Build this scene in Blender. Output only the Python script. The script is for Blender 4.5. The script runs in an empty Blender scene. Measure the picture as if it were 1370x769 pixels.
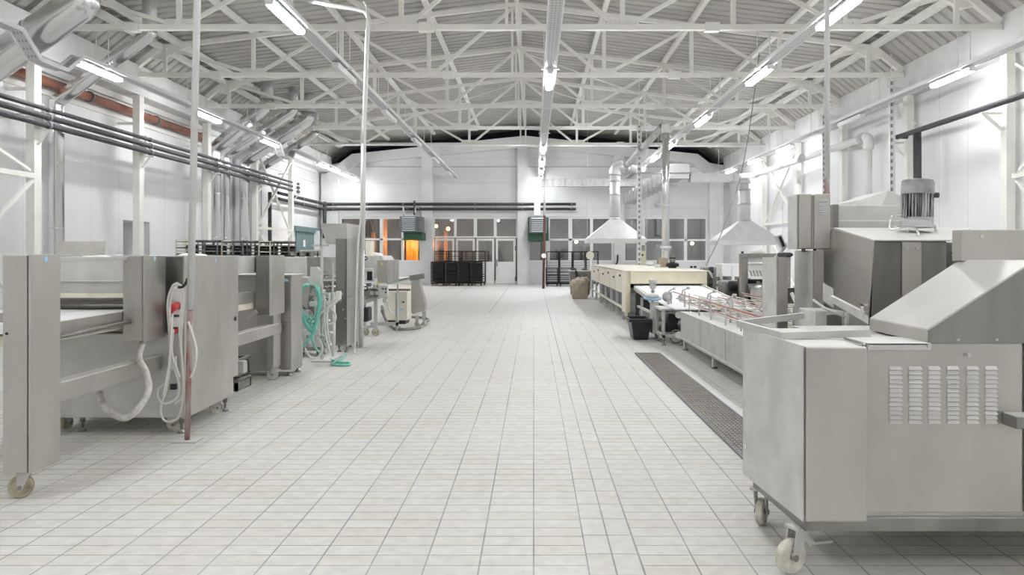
import bpy, bmesh, math, random
from mathutils import Vector, Matrix, Quaternion
random.seed(7)
R = math.radians
SC = bpy.context.scene
COL = SC.collection
# ---------------------------------------------------------------- camera, world, exposure
F = 1050.0; E = 1.42; VX = 714.0; VY = 340.0
cd = bpy.data.cameras.new('camera'); cam = bpy.data.objects.new('camera', cd); COL.objects.link(cam)
cam.location = (0, 0, E); cam.rotation_euler = (R(90), 0, 0)
cd.sensor_width = 36; cd.lens = F*36/1370; cd.shift_x = -(VX-685)/1370; cd.shift_y = -(384.5-VY)/1370
cd.clip_start = .05; cd.clip_end = 200
SC.camera = cam
w = bpy.data.worlds.new('world'); SC.world = w; w.use_nodes = True
w.node_tree.nodes['Background'].inputs[0].default_value = (.02, .022, .03, 1)
w.node_tree.nodes['Background'].inputs[1].default_value = 1
SC.view_settings.view_transform = 'Standard'; SC.view_settings.look = 'None'
SC.view_settings.exposure = 1.57; SC.view_settings.gamma = 1; SC.view_settings.use_curve_mapping = False
TUBE = 38.0            # brightness of the fluorescent tubes
TUBE_SIDE = 26.0       # the tubes close to the left wall
TUBE_RIGHT = 16.0      # the dimmer tubes close to the right wall
TUBE_BACK = 21.0       # the tubes behind and above the camera
SC.cycles.max_bounces = 8; SC.cycles.diffuse_bounces = 5; SC.cycles.glossy_bounces = 4
SC.cycles.use_denoising = True; SC.cycles.sample_clamp_indirect = 6

def W(px, Y): return (px-VX)*Y/F                 # metres right of the camera axis at distance Y
def H(py, Y): return E-(py-VY)*Y/F               # height above the floor at distance Y
def P(px, py, Y): return Vector((W(px, Y), Y, H(py, Y)))

# ---------------------------------------------------------------- materials
def mat(name, col, rough=.6, metal=0., noise=0., nscale=6., stretch=(1, 1, 1), dust=0., bump=0., emit=None, spec=.5, col2=None, dustcol=(.8, .8, .78)):
    m = bpy.data.materials.new(name); m.use_nodes = True
    nt = m.node_tree; N = nt.nodes; L = nt.links
    b = N['Principled BSDF']
    b.inputs['Roughness'].default_value = rough; b.inputs['Metallic'].default_value = metal
    b.inputs['Base Color'].default_value = (*col, 1); b.inputs['Specular IOR Level'].default_value = spec
    c = None
    if noise or bump or col2:
        tc = N.new('ShaderNodeTexCoord'); mp = N.new('ShaderNodeMapping'); mp.inputs['Scale'].default_value = stretch
        L.new(tc.outputs['Object'], mp.inputs['Vector'])
        no = N.new('ShaderNodeTexNoise'); no.inputs['Scale'].default_value = nscale; no.inputs['Detail'].default_value = 5
        L.new(mp.outputs[0], no.inputs['Vector'])
        if noise or col2:
            mx = N.new('ShaderNodeMix'); mx.data_type = 'RGBA'
            c2 = col2 or tuple(max(0, x*(1-noise)) for x in col); c1 = col if col2 else tuple(min(1, x*(1+noise*.5)) for x in col)
            mx.inputs[6].default_value = (*c1, 1); mx.inputs[7].default_value = (*c2, 1)
            rp = N.new('ShaderNodeMapRange'); rp.inputs[1].default_value = .35; rp.inputs[2].default_value = .68
            L.new(no.outputs['Fac'], rp.inputs[0]); L.new(rp.outputs[0], mx.inputs[0])
            c = mx.outputs[2]; L.new(c, b.inputs['Base Color'])
            if metal > .3:
                rr = N.new('ShaderNodeMapRange'); rr.inputs[3].default_value = rough-.08; rr.inputs[4].default_value = rough+.15
                L.new(no.outputs['Fac'], rr.inputs[0]); L.new(rr.outputs[0], b.inputs['Roughness'])
        if bump:
            bu = N.new('ShaderNodeBump'); bu.inputs['Strength'].default_value = bump; bu.inputs['Distance'].default_value = .01
            L.new(no.outputs['Fac'], bu.inputs['Height']); L.new(bu.outputs[0], b.inputs['Normal'])
    if dust:                                       # flour lying on the upward faces
        ge = N.new('ShaderNodeNewGeometry'); sx = N.new('ShaderNodeSeparateXYZ'); L.new(ge.outputs['Normal'], sx.inputs[0])
        mr = N.new('ShaderNodeMapRange'); mr.inputs[1].default_value = .55; mr.inputs[2].default_value = .95; mr.inputs[4].default_value = dust
        L.new(sx.outputs[2], mr.inputs[0])
        d = N.new('ShaderNodeBsdfDiffuse'); d.inputs[0].default_value = (*dustcol, 1)
        ms = N.new('ShaderNodeMixShader'); L.new(mr.outputs[0], ms.inputs[0]); L.new(b.outputs[0], ms.inputs[1]); L.new(d.outputs[0], ms.inputs[2])
        L.new(ms.outputs[0], N['Material Output'].inputs[0])
    if emit:
        b.inputs['Emission Color'].default_value = (*emit[0], 1); b.inputs['Emission Strength'].default_value = emit[1]
    return m

M = {}
M['steel'] = mat('brushed_steel', (.50, .485, .45), .34, .82, .12, 2.5, (1, 1, .5), dust=.6)
M['steel_v'] = mat('brushed_steel_dark', (.28, .275, .26), .3, .82, .25, 3.5, (1.3, 1.3, .4), dust=.5)
M['steel_dusty'] = mat('floured_steel', (.55, .545, .53), .5, .4, .1, 4, (1, 1, 1), dust=.8)
M['steel_pale'] = mat('pale_steel', (.60, .595, .575), .48, .35, .12, 5, (1, 1, 1), dust=.7)
M['steel_black'] = mat('dark_gap', (.03, .03, .03), .8)
M['galv'] = mat('galvanised_duct', (.74, .75, .76), .2, .95)
M['galv_mat'] = mat('dull_galvanised', (.58, .585, .59), .45, .5, .15, 8)
M['hood'] = mat('hood_steel', (.72, .725, .73), .45, .3, .06, 5)
M['ivory'] = mat('ivory_paint', (.85, .84, .79), .5, 0, .04, 4)
M['white'] = mat('white_paint', (.84, .84, .83), .5, 0, .04, 3)
M['tray'] = mat('white_tray', (.8, .8, .8), .4, .1)
M['roof'] = mat('roof_sheet', (.5, .485, .46), .55, .15, .1, 1.5)
M['conc'] = mat('painted_concrete', (.76, .76, .755), .7, 0, .08, 1.2)
M['beamc'] = mat('beam_panel', (.68, .68, .675), .6, 0, .1, 1.5)
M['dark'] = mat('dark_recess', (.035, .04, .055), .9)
M['blackpipe'] = mat('black_lagging', (.05, .052, .058), .55, 0, .3, 12, dust=.25, dustcol=(.5, .5, .5))
M['brownpipe'] = mat('brown_pipe', (.34, .13, .075), .55, 0, .35, 2.5, (1, .5, 1))
M['redpaint'] = mat('red_oxide_chipped', (.42, .38, .35), .6, 0, 0, 9, (2, 2, .6), col2=(.22, .05, .045))
M['whitepole'] = mat('grey_white_pole', (.7, .7, .7), .45, .2, .2, 5, (1, 1, .2))
M['black'] = mat('black_plastic', (.02, .02, .022), .4)
M['rackblack'] = mat('black_rack', (.012, .013, .014), .6, .1)
M['maroon'] = mat('dark_maroon_paint', (.11, .035, .035), .6, 0, .3, 6)  # darker red for the lower tube of the far pole
M['rackgrey'] = mat('grey_rack', (.3, .3, .29), .5, .5, .3, 8)
M['traypile'] = mat('grey_baking_tray', (.13, .135, .14), .5, .4, .4, 6)
M['cream'] = mat('cream_enamel', (.76, .71, .55), .5, 0, .08, 4, dust=.3)
M['cream_side'] = mat('pale_cream_enamel', (.8, .77, .66), .5, 0, .06, 4)
M['creamwheel'] = mat('cream_wheel', (.62, .6, .52), .5, 0, .35, 14)
M['yellowwheel'] = mat('worn_wheel', (.45, .41, .29), .55, 0, .4, 14)
M['belt'] = mat('white_belt', (.86, .86, .86), .6)
M['cream_belt'] = mat('cream_belt', (.78, .75, .62), .6, 0, .1, 8)
M['cable'] = mat('white_cable', (.7, .69, .65), .5)
M['greyhose'] = mat('grey_hose', (.55, .54, .5), .55, 0, .25, 20)
M['darkhose'] = mat('dark_grey_hose', (.22, .22, .2), .5)
M['tealhose'] = mat('teal_hose', (.17, .56, .46), .4)
M['tealdoor'] = mat('teal_door', (.15, .235, .24), .5, 0, .1, 3)
M['green'] = mat('dark_green_metal', (.018, .085, .045), .5, 0, .2, 5)
M['red'] = mat('red_plug', (.55, .05, .05), .4)
M['cowl'] = mat('floured_cowl', (.15, .15, .15), .6, 0, 0, 7, col2=(.48, .48, .47))
M['rodcream'] = mat('cream_rod', (.56, .52, .42), .55)
M['bed'] = mat('floured_bed', (.56, .56, .55), .7, 0, .25, 7)
M['redtube'] = mat('red_tube', (.55, .22, .2), .45)
M['bluelabel'] = mat('pale_blue_sticker', (.25, .55, .75), .5, 0, 0, 60, col2=(.5, .72, .82))
M['yellow'] = mat('yellow_sticker', (.75, .65, .1), .5)
M['paper'] = mat('white_paper', (.85, .85, .84), .7)
M['flour'] = mat('spilt_flour', (.87, .87, .85), .9, bump=.5, nscale=30)
M['card'] = mat('brown_card', (.42, .36, .28), .85, 0, .15, 6)
M['sack'] = mat('brown_paper_sack', (.44, .39, .32), .85, 0, .35, 12, bump=.8)
M['brown_bar'] = mat('rusty_grating', (.33, .29, .24), .7, .2, .3, 25)
M['crate'] = mat('grey_brown_crate', (.3, .28, .25), .8, 0, .5, 14)
M['screen'] = mat('dark_screen', (.02, .025, .03), .15)
M['blue'] = mat('pale_blue_enamel', (.25, .42, .62), .4)
M['tube'] = mat('lit_tube', (1, 1, 1), .4, emit=((.97, .985, 1), TUBE))
M['tube_back'] = mat('dim_lit_tube', (1, 1, 1), .4, emit=((.98, .985, 1), TUBE_BACK))
M['tube_side'] = mat('side_lit_tube', (1, 1, 1), .4, emit=((.97, .985, 1), TUBE_SIDE))
M['tube_right'] = mat('right_lit_tube', (1, 1, 1), .4, emit=((.97, .985, 1), TUBE_RIGHT))
M['tube_off'] = mat('unlit_tube', (.75, .75, .75), .4)
M['motor'] = mat('floured_motor', (.035, .035, .04), .6, .1, 0, 13, (3, 3, .35), col2=(.78, .78, .77))
M['grout_line'] = mat('joint_strip', (.36, .36, .35), .8)
M['shroud'] = mat('heater_grey', (.17, .175, .19), .45, .3)
M['slat'] = mat('heater_slat', (.62, .63, .66), .4, .3)
M['sheet'] = mat('pale_plastic_sheet', (.68, .66, .62), .7, 0, .1, 4)
M['fur'] = mat('grey_cloth', (.13, .13, .15), .9, 0, .5, 30, bump=1)
M['room'] = mat('far_room_wall', (.26, .265, .27), .8, 0, .25, .8)
M['curtain'] = mat('yellowed_strip_curtain', (.8, .5, .12), .7, 0, .3, 3, (4, 1, .3))  # colour of the strips added to show orange light behind the panes
M['orange_lamp'] = mat('sodium_lamp', (1, .6, .2), .5, emit=((1, .42, .1), 6))
M['yellow_lamp'] = mat('warm_lamp', (1, .8, .4), .5, emit=((1, .8, .38), 5))

def slot_mat(name, base, along, step, fill, across, pitch, cfill):
    m = mat(name, base, .45, .3); nt = m.node_tree; N = nt.nodes; L = nt.links; b = N['Principled BSDF']
    tc = N.new('ShaderNodeTexCoord'); sx = N.new('ShaderNodeSeparateXYZ'); L.new(tc.outputs['Object'], sx.inputs[0])
    def cmp(ax, st, fl):
        a = N.new('ShaderNodeMath'); a.operation = 'PINGPONG'; a.inputs[1].default_value = st/2; L.new(sx.outputs[ax], a.inputs[0])
        l = N.new('ShaderNodeMath'); l.operation = 'LESS_THAN'; l.inputs[1].default_value = st/2*fl; L.new(a.outputs[0], l.inputs[0]); return l
    a = cmp(along, step, fill); c = cmp(across, pitch, cfill)
    mu = N.new('ShaderNodeMath'); mu.operation = 'MULTIPLY'; L.new(a.outputs[0], mu.inputs[0]); L.new(c.outputs[0], mu.inputs[1])
    mx = N.new('ShaderNodeMix'); mx.data_type = 'RGBA'; mx.inputs[6].default_value = (*base, 1); mx.inputs[7].default_value = (.3, .3, .31, 1)
    L.new(mu.outputs[0], mx.inputs[0]); L.new(mx.outputs[2], b.inputs['Base Color']); return m
M['slot_tray'] = slot_mat('slotted_tray_steel', (.6, .6, .61), 1, .12, .35, 0, .055, .4)
M['slot_riser'] = slot_mat('slotted_riser_steel', (.8, .8, .8), 2, .17, .5, 0, .2, .3)

def glass():
    m = bpy.data.materials.new('window_glass'); m.use_nodes = True; nt = m.node_tree; N = nt.nodes; L = nt.links
    N.remove(N['Principled BSDF'])
    t = N.new('ShaderNodeBsdfTransparent'); t.inputs[0].default_value = (.8, .82, .83, 1)
    g = N.new('ShaderNodeBsdfGlossy'); g.inputs['Roughness'].default_value = .03; g.inputs[0].default_value = (.9, .9, .9, 1)
    f = N.new('ShaderNodeFresnel'); f.inputs[0].default_value = 1.5
    ad = N.new('ShaderNodeMath'); ad.operation = 'ADD'; ad.inputs[1].default_value = .12
    ms = N.new('ShaderNodeMixShader')
    L.new(f.outputs[0], ad.inputs[0]); L.new(ad.outputs[0], ms.inputs[0]); L.new(t.outputs[0], ms.inputs[1]); L.new(g.outputs[0], ms.inputs[2]); L.new(ms.outputs[0], N['Material Output'].inputs[0])
    return m
M['glass'] = glass()

def floor_mat():
    m = bpy.data.materials.new('floor_tiles'); m.use_nodes = True; nt = m.node_tree; N = nt.nodes; L = nt.links
    b = N['Principled BSDF']; tc = N.new('ShaderNodeTexCoord')
    def brick(w, h, off):
        k = N.new('ShaderNodeTexBrick'); k.offset = 0; k.squash = 1
        mp = N.new('ShaderNodeMapping'); mp.inputs['Location'].default_value = off
        L.new(tc.outputs['Object'], mp.inputs[0]); L.new(mp.outputs[0], k.inputs['Vector'])
        k.inputs['Scale'].default_value = 1; k.inputs['Brick Width'].default_value = w; k.inputs['Row Height'].default_value = h
        k.inputs['Mortar Size'].default_value = .0042; k.inputs['Mortar Smooth'].default_value = .15; k.inputs['Bias'].default_value = 0
        k.inputs['Color1'].default_value = (.72, .72, .69, 1); k.inputs['Color2'].default_value = (.69, .665, .59, 1)
        k.inputs['Mortar'].default_value = (.24, .24, .24, 1)
        return k
    a = brick(.248, .1235, (12.4*2, 24.7, 0)); c = brick(.1235, .248, (24.7, 24.8, 0))
    sx = N.new('ShaderNodeSeparateXYZ'); L.new(tc.outputs['Object'], sx.inputs[0])
    g1 = N.new('ShaderNodeMath'); g1.operation = 'COMPARE'; g1.inputs[1].default_value = .3715; g1.inputs[2].default_value = .1235; L.new(sx.outputs[0], g1.inputs[0])
    mx = N.new('ShaderNodeMix'); mx.data_type = 'RGBA'; L.new(g1.outputs[0], mx.inputs[0]); L.new(a.outputs[0], mx.inputs[6]); L.new(c.outputs[0], mx.inputs[7])
    mf = N.new('ShaderNodeMix'); L.new(g1.outputs[0], mf.inputs[0]); L.new(a.outputs[1], mf.inputs[2]); L.new(c.outputs[1], mf.inputs[3])
    # flour worn into tiles and joints: pale patches
    no = N.new('ShaderNodeTexNoise'); no.inputs['Scale'].default_value = 1.1; no.inputs['Detail'].default_value = 6; L.new(tc.outputs['Object'], no.inputs[0])
    n2 = N.new('ShaderNodeTexNoise'); n2.inputs['Scale'].default_value = 14; n2.inputs['Detail'].default_value = 4; L.new(tc.outputs['Object'], n2.inputs[0])
    r = N.new('ShaderNodeMapRange'); r.inputs[1].default_value = .4; r.inputs[2].default_value = .75; r.inputs[3].default_value = .12; r.inputs[4].default_value = .7; L.new(no.outputs[0], r.inputs[0])
    fy = N.new('ShaderNodeMapRange'); fy.inputs[1].default_value = 9; fy.inputs[2].default_value = 19; fy.inputs[3].default_value = 0; fy.inputs[4].default_value = .5; L.new(sx.outputs[1], fy.inputs[0])   # pale mix grows with distance, so tiles and joints fade down the hall
    ra = N.new('ShaderNodeMath'); ra.operation = 'ADD'; ra.use_clamp = True; L.new(r.outputs[0], ra.inputs[0]); L.new(fy.outputs[0], ra.inputs[1])
    m2 = N.new('ShaderNodeMix'); m2.data_type = 'RGBA'; m2.inputs[7].default_value = (.73, .73, .72, 1); L.new(ra.outputs[0], m2.inputs[0]); L.new(mx.outputs[2], m2.inputs[6])
    r2 = N.new('ShaderNodeMapRange'); r2.inputs[1].default_value = .3; r2.inputs[2].default_value = .7; r2.inputs[3].default_value = .9; r2.inputs[4].default_value = 1.05; L.new(n2.outputs[0], r2.inputs[0])
    m3 = N.new('ShaderNodeMix'); m3.data_type = 'RGBA'; m3.blend_type = 'MULTIPLY'; m3.inputs[0].default_value = 1
    L.new(m2.outputs[2], m3.inputs[6]); L.new(r2.outputs[0], m3.inputs[7]); L.new(m3.outputs[2], b.inputs['Base Color'])
    b.inputs['Roughness'].default_value = .5; b.inputs['Specular IOR Level'].default_value = .35
    bu = N.new('ShaderNodeBump'); bu.invert = True; bu.inputs['Strength'].default_value = .35; bu.inputs['Distance'].default_value = .004
    L.new(mf.outputs[0], bu.inputs['Height']); L.new(bu.outputs[0], b.inputs['Normal'])
    return m
M['floor'] = floor_mat()

def panel_mat(name, col, axis, step, seam=.93):
    """white wall panels with a thin seam every step metres"""
    m = mat(name, col, .45, 0, .05, .8); nt = m.node_tree; N = nt.nodes; L = nt.links
    b = N['Principled BSDF']; src = b.inputs['Base Color'].links[0].from_socket
    tc = N.new('ShaderNodeTexCoord'); sx = N.new('ShaderNodeSeparateXYZ'); L.new(tc.outputs['Object'], sx.inputs[0])
    md = N.new('ShaderNodeMath'); md.operation = 'PINGPONG'; md.inputs[1].default_value = step/2; L.new(sx.outputs[axis], md.inputs[0])
    lt = N.new('ShaderNodeMath'); lt.operation = 'LESS_THAN'; lt.inputs[1].default_value = .006; L.new(md.outputs[0], lt.inputs[0])
    mx = N.new('ShaderNodeMix'); mx.data_type = 'RGBA'; mx.inputs[7].default_value = tuple(c*.7 for c in col)+(1,)
    L.new(lt.outputs[0], mx.inputs[0]); L.new(src, mx.inputs[6]); L.new(mx.outputs[2], b.inputs['Base Color'])
    return m
M['wall_side'] = panel_mat('side_wall_panels', (.8, .8, .805), 1, 1.2)
M['wall_back'] = panel_mat('back_wall_panels', (.74, .745, .75), 2, 1.2)

# ---------------------------------------------------------------- mesh helpers
class MB:
    def __init__(s): s.bm = bmesh.new()
    def hull8(s, v):
        vs = [s.bm.verts.new(p) for p in v]
        for f in ((0, 3, 2, 1), (4, 5, 6, 7), (0, 1, 5, 4), (1, 2, 6, 5), (2, 3, 7, 6), (3, 0, 4, 7)):
            s.bm.faces.new([vs[i] for i in f])
        return s
    def box(s, x0, x1, y0, y1, z0, z1):
        if x0 > x1: x0, x1 = x1, x0
        if y0 > y1: y0, y1 = y1, y0
        if z0 > z1: z0, z1 = z1, z0
        return s.hull8([(x0, y0, z0), (x1, y0, z0), (x1, y1, z0), (x0, y1, z0), (x0, y0, z1), (x1, y0, z1), (x1, y1, z1), (x0, y1, z1)])
    def frustum(s, b, t):      # b, t = (x0,x1,y0,y1,z)
        return s.hull8([(b[0], b[2], b[4]), (b[1], b[2], b[4]), (b[1], b[3], b[4]), (b[0], b[3], b[4]), (t[0], t[2], t[4]), (t[1], t[2], t[4]), (t[1], t[3], t[4]), (t[0], t[3], t[4])])
    def prism(s, pts, d):      # closed polygon swept by vector d
        d = Vector(d); a = [s.bm.verts.new(Vector(p)) for p in pts]; b = [s.bm.verts.new(Vector(p)+d) for p in pts]
        n = len(pts); s.bm.faces.new(a); s.bm.faces.new(b[::-1])
        for i in range(n): s.bm.faces.new([a[i], b[i], b[(i+1) % n], a[(i+1) % n]])
        return s
    def bar(s, p, q, w, h, up=(0, 0, 1)):
        p = Vector(p); q = Vector(q); d = (q-p).normalized(); u = Vector(up)
        if abs(d.dot(u)) > .98: u = Vector((0, 1, 0))
        x = d.cross(u).normalized()*w/2; z = x.cross(d).normalized()*h/2
        return s.hull8([p-x-z, p+x-z, q+x-z, q-x-z, p-x+z, p+x+z, q+x+z, q-x+z])
    def tube(s, pts, r, n=10, cap=True, smooth=True):
        pts = [Vector(p) for p in pts]; rs = r if isinstance(r, (list, tuple)) else [r]*len(pts)
        rings = []; prev = None
        for i, p in enumerate(pts):
            if i == 0: d = pts[1]-p
            elif i == len(pts)-1: d = p-pts[i-1]
            else: d = (p-pts[i-1]).normalized()+(pts[i+1]-p).normalized()
            if d.length < 1e-9: d = Vector((0, 0, 1))
            d.normalize()
            if prev is None:
                u = Vector((0, 0, 1)) if abs(d.z) < .9 else Vector((1, 0, 0)); x = d.cross(u).normalized()
            else:
                x = (prev-d*prev.dot(d))
                x = x.normalized() if x.length > 1e-6 else d.orthogonal().normalized()
            prev = x; y = d.cross(x)
            k = 1.0
            if 0 < i < len(pts)-1:
                c = (p-pts[i-1]).normalized().dot(d); k = 1/max(c, .6)
            rings.append([s.bm.verts.new(p+(x*math.cos(a)+y*math.sin(a))*rs[i]*(1+(k-1)*.5)) for a in [2*math.pi*j/n for j in range(n)]])
        for a, b in zip(rings, rings[1:]):
            for j in range(n):
                f = s.bm.faces.new([a[j], a[(j+1) % n], b[(j+1) % n], b[j]]); f.smooth = smooth
        if cap: s.bm.faces.new(rings[0][::-1]); s.bm.faces.new(rings[-1])
        return s
    def cyl(s, p, q, r, n=20, r2=None): return s.tube([p, q], [r, r if r2 is None else r2], n)
    def lathe(s, c, axis, prof, n=24):      # prof = (distance along axis, radius)
        c = Vector(c); a = Vector(axis).normalized()
        return s.tube2([c+a*t for t, r in prof], [r for t, r in prof], a, n)
    def tube2(s, cs, rs, a, n):
        x = a.orthogonal().normalized(); y = a.cross(x); rings = []
        for c, r in zip(cs, rs): rings.append([s.bm.verts.new(c+(x*math.cos(t)+y*math.sin(t))*max(r, .0005)) for t in [2*math.pi*j/n for j in range(n)]])
        for p, q in zip(rings, rings[1:]):
            for j in range(n): s.bm.faces.new([p[j], p[(j+1) % n], q[(j+1) % n], q[j]])
        s.bm.faces.new(rings[0][::-1]); s.bm.faces.new(rings[-1]); return s
    def torus(s, c, r, t, axis=(0, 0, 1), a0=0, a1=360, n=28, m=8):
        ax = Vector(axis).normalized(); x = ax.orthogonal().normalized(); y = ax.cross(x)
        k = [Vector(c)+(x*math.cos(R(a0+(a1-a0)*i/n))+y*math.sin(R(a0+(a1-a0)*i/n)))*r for i in range(n+1)]
        return s.tube(k, t, m)
    def sphere(s, c, r, sc=(1, 1, 1), u=14, v=10):
        ret = bmesh.ops.create_uvsphere(s.bm, u_segments=u, v_segments=v, radius=r)
        for q in ret['verts']: q.co = Vector((q.co.x*sc[0], q.co.y*sc[1], q.co.z*sc[2]))+Vector(c)
        for q in ret['verts']:
            for f in q.link_faces: f.smooth = True
        return s

def root_loc(o):
    v = Vector((0, 0, 0))
    while o is not None: v += o.location; o = o.parent
    return v
def obj(name, mb, m, parent=None, bevel=0., label=None, origin=None):
    bm = mb.bm
    bmesh.ops.recalc_face_normals(bm, faces=bm.faces)
    off = root_loc(parent) if parent is not None else (Vector(origin) if origin is not None else None)
    if off is None:
        if bm.verts:
            xs = [v.co.x for v in bm.verts]; ys = [v.co.y for v in bm.verts]; zs = [v.co.z for v in bm.verts]
            off = Vector(((min(xs)+max(xs))/2, (min(ys)+max(ys))/2, min(zs)))
        else: off = Vector((0, 0, 0))
    for v in bm.verts: v.co -= off
    me = bpy.data.meshes.new(name); bm.to_mesh(me); bm.free()
    me.materials.append(M[m] if isinstance(m, str) else m)
    o = bpy.data.objects.new(name, me); COL.objects.link(o)
    if parent is not None: o.parent = parent
    else: o.location = off
    if bevel:
        b = o.modifiers.new('bevel', 'BEVEL'); b.width = bevel; b.segments = 2; b.limit_method = 'ANGLE'; b.angle_limit = R(40)
    if label: o['label'] = label
    return o
def tag(o, label, cat, group=None):
    o['label'] = label; o['category'] = cat
    if group: o['group'] = group
    return o
def thing(name, label, cat, loc=(0, 0, 0), group=None):
    o = bpy.data.objects.new(name, None); COL.objects.link(o); o.location = loc; o.empty_display_size = .1
    return tag(o, label, cat, group)
def struct(name, mb, m, parent=None, bevel=0., origin=(0, 0, 0)):
    o = obj(name, mb, m, parent, bevel, origin=origin if parent is None else None)
    if parent is None: o['kind'] = 'structure'
    return o
def sroot(name):
    o = bpy.data.objects.new(name, None); COL.objects.link(o); o['kind'] = 'structure'; return o
def dup(root, loc=None, rotz=None, label=None, group=None, scale=None):
    def cp(o, par):
        c = o.copy(); COL.objects.link(c)
        if par is not None: c.parent = par
        for ch in [q for q in o.children]: cp(ch, c)
        return c
    r = cp(root, None)
    if loc is not None: r.location = loc
    if rotz is not None: r.rotation_euler = (0, 0, rotz)
    if scale is not None: r.scale = scale
    if label: r['label'] = label
    if group: r['group'] = group
    return r
def smooth_path(pts, k=6):
    """Catmull-Rom through pts"""
    p = [Vector(q) for q in pts]; p = [p[0]*2-p[1]]+p+[p[-1]*2-p[-2]]; out = []
    for i in range(1, len(p)-2):
        for j in range(k):
            t = j/k; a, b, c, d = p[i-1], p[i], p[i+1], p[i+2]
            out.append(.5*((2*b)+(c-a)*t+(2*a-5*b+4*c-d)*t*t+(3*b-a-3*c+d)*t**3))
    out.append(p[-2]); return out
# ================================================================ THE SETTING
XC = -.42                 # centre line of the roof
YB = 37.3                 # back wall
YN = -9.0                 # wall behind the camera
ZCH = 5.78                # truss bottom chord
ZR, ZK = 7.55, 6.51       # ridge, knee
OK, OE = 8.68, 9.45       # half distances of knee and eaves
ZE = 5.86
struct('floor', MB().box(-11, 10, YN, YB+7, -.2, 0), 'floor')
XL, XR = -10.15, 9.3
# left wall with the doorway cut as separate pieces
DW0, DW1, DWZ = 19.4, 20.75, 2.27
struct('wall_left', MB().box(XL-.3, XL, YN, DW0, 0, 5.35).box(XL-.3, XL, DW1, YB, 0, 5.35).box(XL-.3, XL, DW0, DW1, DWZ, 5.35).box(XL-1.2, XL-1.1, DW0-.5, DW1+.5, 0, 2.6).box(XL-1.1, XL-.3, DW1, DW1+.1, 0, 2.5).box(XL-1.1, XL-.3, DW0-.1, DW0, 0, 2.5).box(XL-1.1, XL-.3, DW0, DW1, DWZ, 2.5), 'wall_side')
struct('wall_right', MB().box(XR, XR+.3, YN, YB, 0, 5.35), 'wall_side')
struct('wall_front', MB().box(XL-.3, XR+.3, YN-.2, YN, 0, 8), 'wall_side')
# eaves beams and their soffits
struct('trim_1', MB().box(-9.85, -9.6, YN, YB, 5.3, 6.02).box(XL-.3, -9.85, YN, YB, 5.305, 5.4), 'beamc')
struct('trim_2', MB().box(9.02, 9.28, YN, YB, 5.27, 6.02).box(9.28, XR+.3, YN, YB, 5.36, 5.46), 'beamc')
struct('trim_3', MB().box(XL, XL+.06, YN, YB-1, 4.72, 4.80), 'ivory')
struct('trim_4', MB().box(XL, XL+.12, YN, YB-1, 5.16, 5.304), 'white')
# roof: trapezoidal sheets, ribs running down the slope
def roof_mesh():
    mb = MB(); bm = mb.bm
    prof = []; y = YN; st = .33
    while y < YB+2.4:
        prof += [(y, 0), (y+.23, 0), (y+.25, .075), (y+.31, .075)]; y += st
    cross = [(XC-OE-.15, ZE+.02), (XC-OK, ZK+.12), (XC, ZR+.14), (XC+OK, ZK+.12), (XC+OE+.15, ZE+.02)]
    grid = [[bm.verts.new((cx, y, cz+dz)) for (y, dz) in prof] for cx, cz in cross]
    for a, b in zip(grid, grid[1:]):
        for i in range(len(prof)-1): bm.faces.new([a[i], a[i+1], b[i+1], b[i]])
    return mb
struct('ceiling', roof_mesh(), 'roof')
# back wall with its openings
def ZW(py): return H(py, YB)
def XW(px): return W(px, YB)
wy0, wy1 = YB, YB+.3
wb = MB()
zt = ZW(291)            # window heads
wb.box(XL-.3, XR+.3, wy0, wy1, zt, 5.6)
zsill = ZW(350)
wins = [(455, 563), (580, 692), (707, 820), (835, 946)]
edges = [XL-.3]+[XW(v) for ab in wins for v in ab]+[XR+.3]
for i in range(0, len(edges), 2): wb.box(edges[i], edges[i+1], wy0, wy1, 0, zt)
for i, (a, b) in enumerate(wins):
    if i != 1: wb.box(XW(a), XW(b), wy0, wy1, 0, zsill)
struct('wall_back', wb, 'wall_back')
# gable: concrete portal beam following the roof, dark gap above it
def gable(off_top, off_bot, y0, y1, name, m):
    mb = MB()
    o = [(-9.4, 5.2), (-8.15, 6.14), (0, 7.0), (8.15, 6.14), (9.4, 5.2)]
    i = [(-9.4, 4.6), (-7.8, 5.75), (0, 6.47), (7.8, 5.75), (9.4, 4.6)]
    for k in range(4):
        (ax, az), (bx, bz) = o[k], o[k+1]; (cx, cz), (dx, dz) = i[k], i[k+1]
        mb.prism([(XC+ax, y0, az), (XC+bx, y0, bz), (XC+dx, y0, dz), (XC+cx, y0, cz)], (0, y1-y0, 0))
    return struct(name, mb, m)
gable(.42, .98, YB-.35, YB, 'trim_5', 'conc')
struct('wall_gable', MB().prism([(XC-9.8, YB+.05, 5.3), (XC-9.8, YB+.05, 5.6), (XC-8, YB+.05, 5.9), (XC, YB+.05, 6.7), (XC+8, YB+.05, 5.9), (XC+9.8, YB+.05, 5.6), (XC+9.8, YB+.05, 5.3)], (0, .2, 0)), 'wall_back')
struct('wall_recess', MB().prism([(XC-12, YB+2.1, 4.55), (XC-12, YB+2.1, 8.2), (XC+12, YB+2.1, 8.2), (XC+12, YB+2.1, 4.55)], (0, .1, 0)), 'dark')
# pilasters
for n, (a, b) in enumerate([(432, 454), (565, 579.5), (692.5, 706), (821, 834.5), (947.5, 966)]):
    struct('trim_%d' % (6+n), MB().box(XW(a), XW(b), YB-.3, YB, 0, [5.2, 6.3, 6.75, 6.3, 5.2][n]), 'conc')
struct('trim_11', MB().box(XW(455), XW(946), YB-.06, YB, ZW(290), ZW(288)), 'conc')
struct('trim_12', MB().box(XW(455), XW(946), YB-.012, YB, ZW(223.5), ZW(222.8)), 'grout_line')
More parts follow.
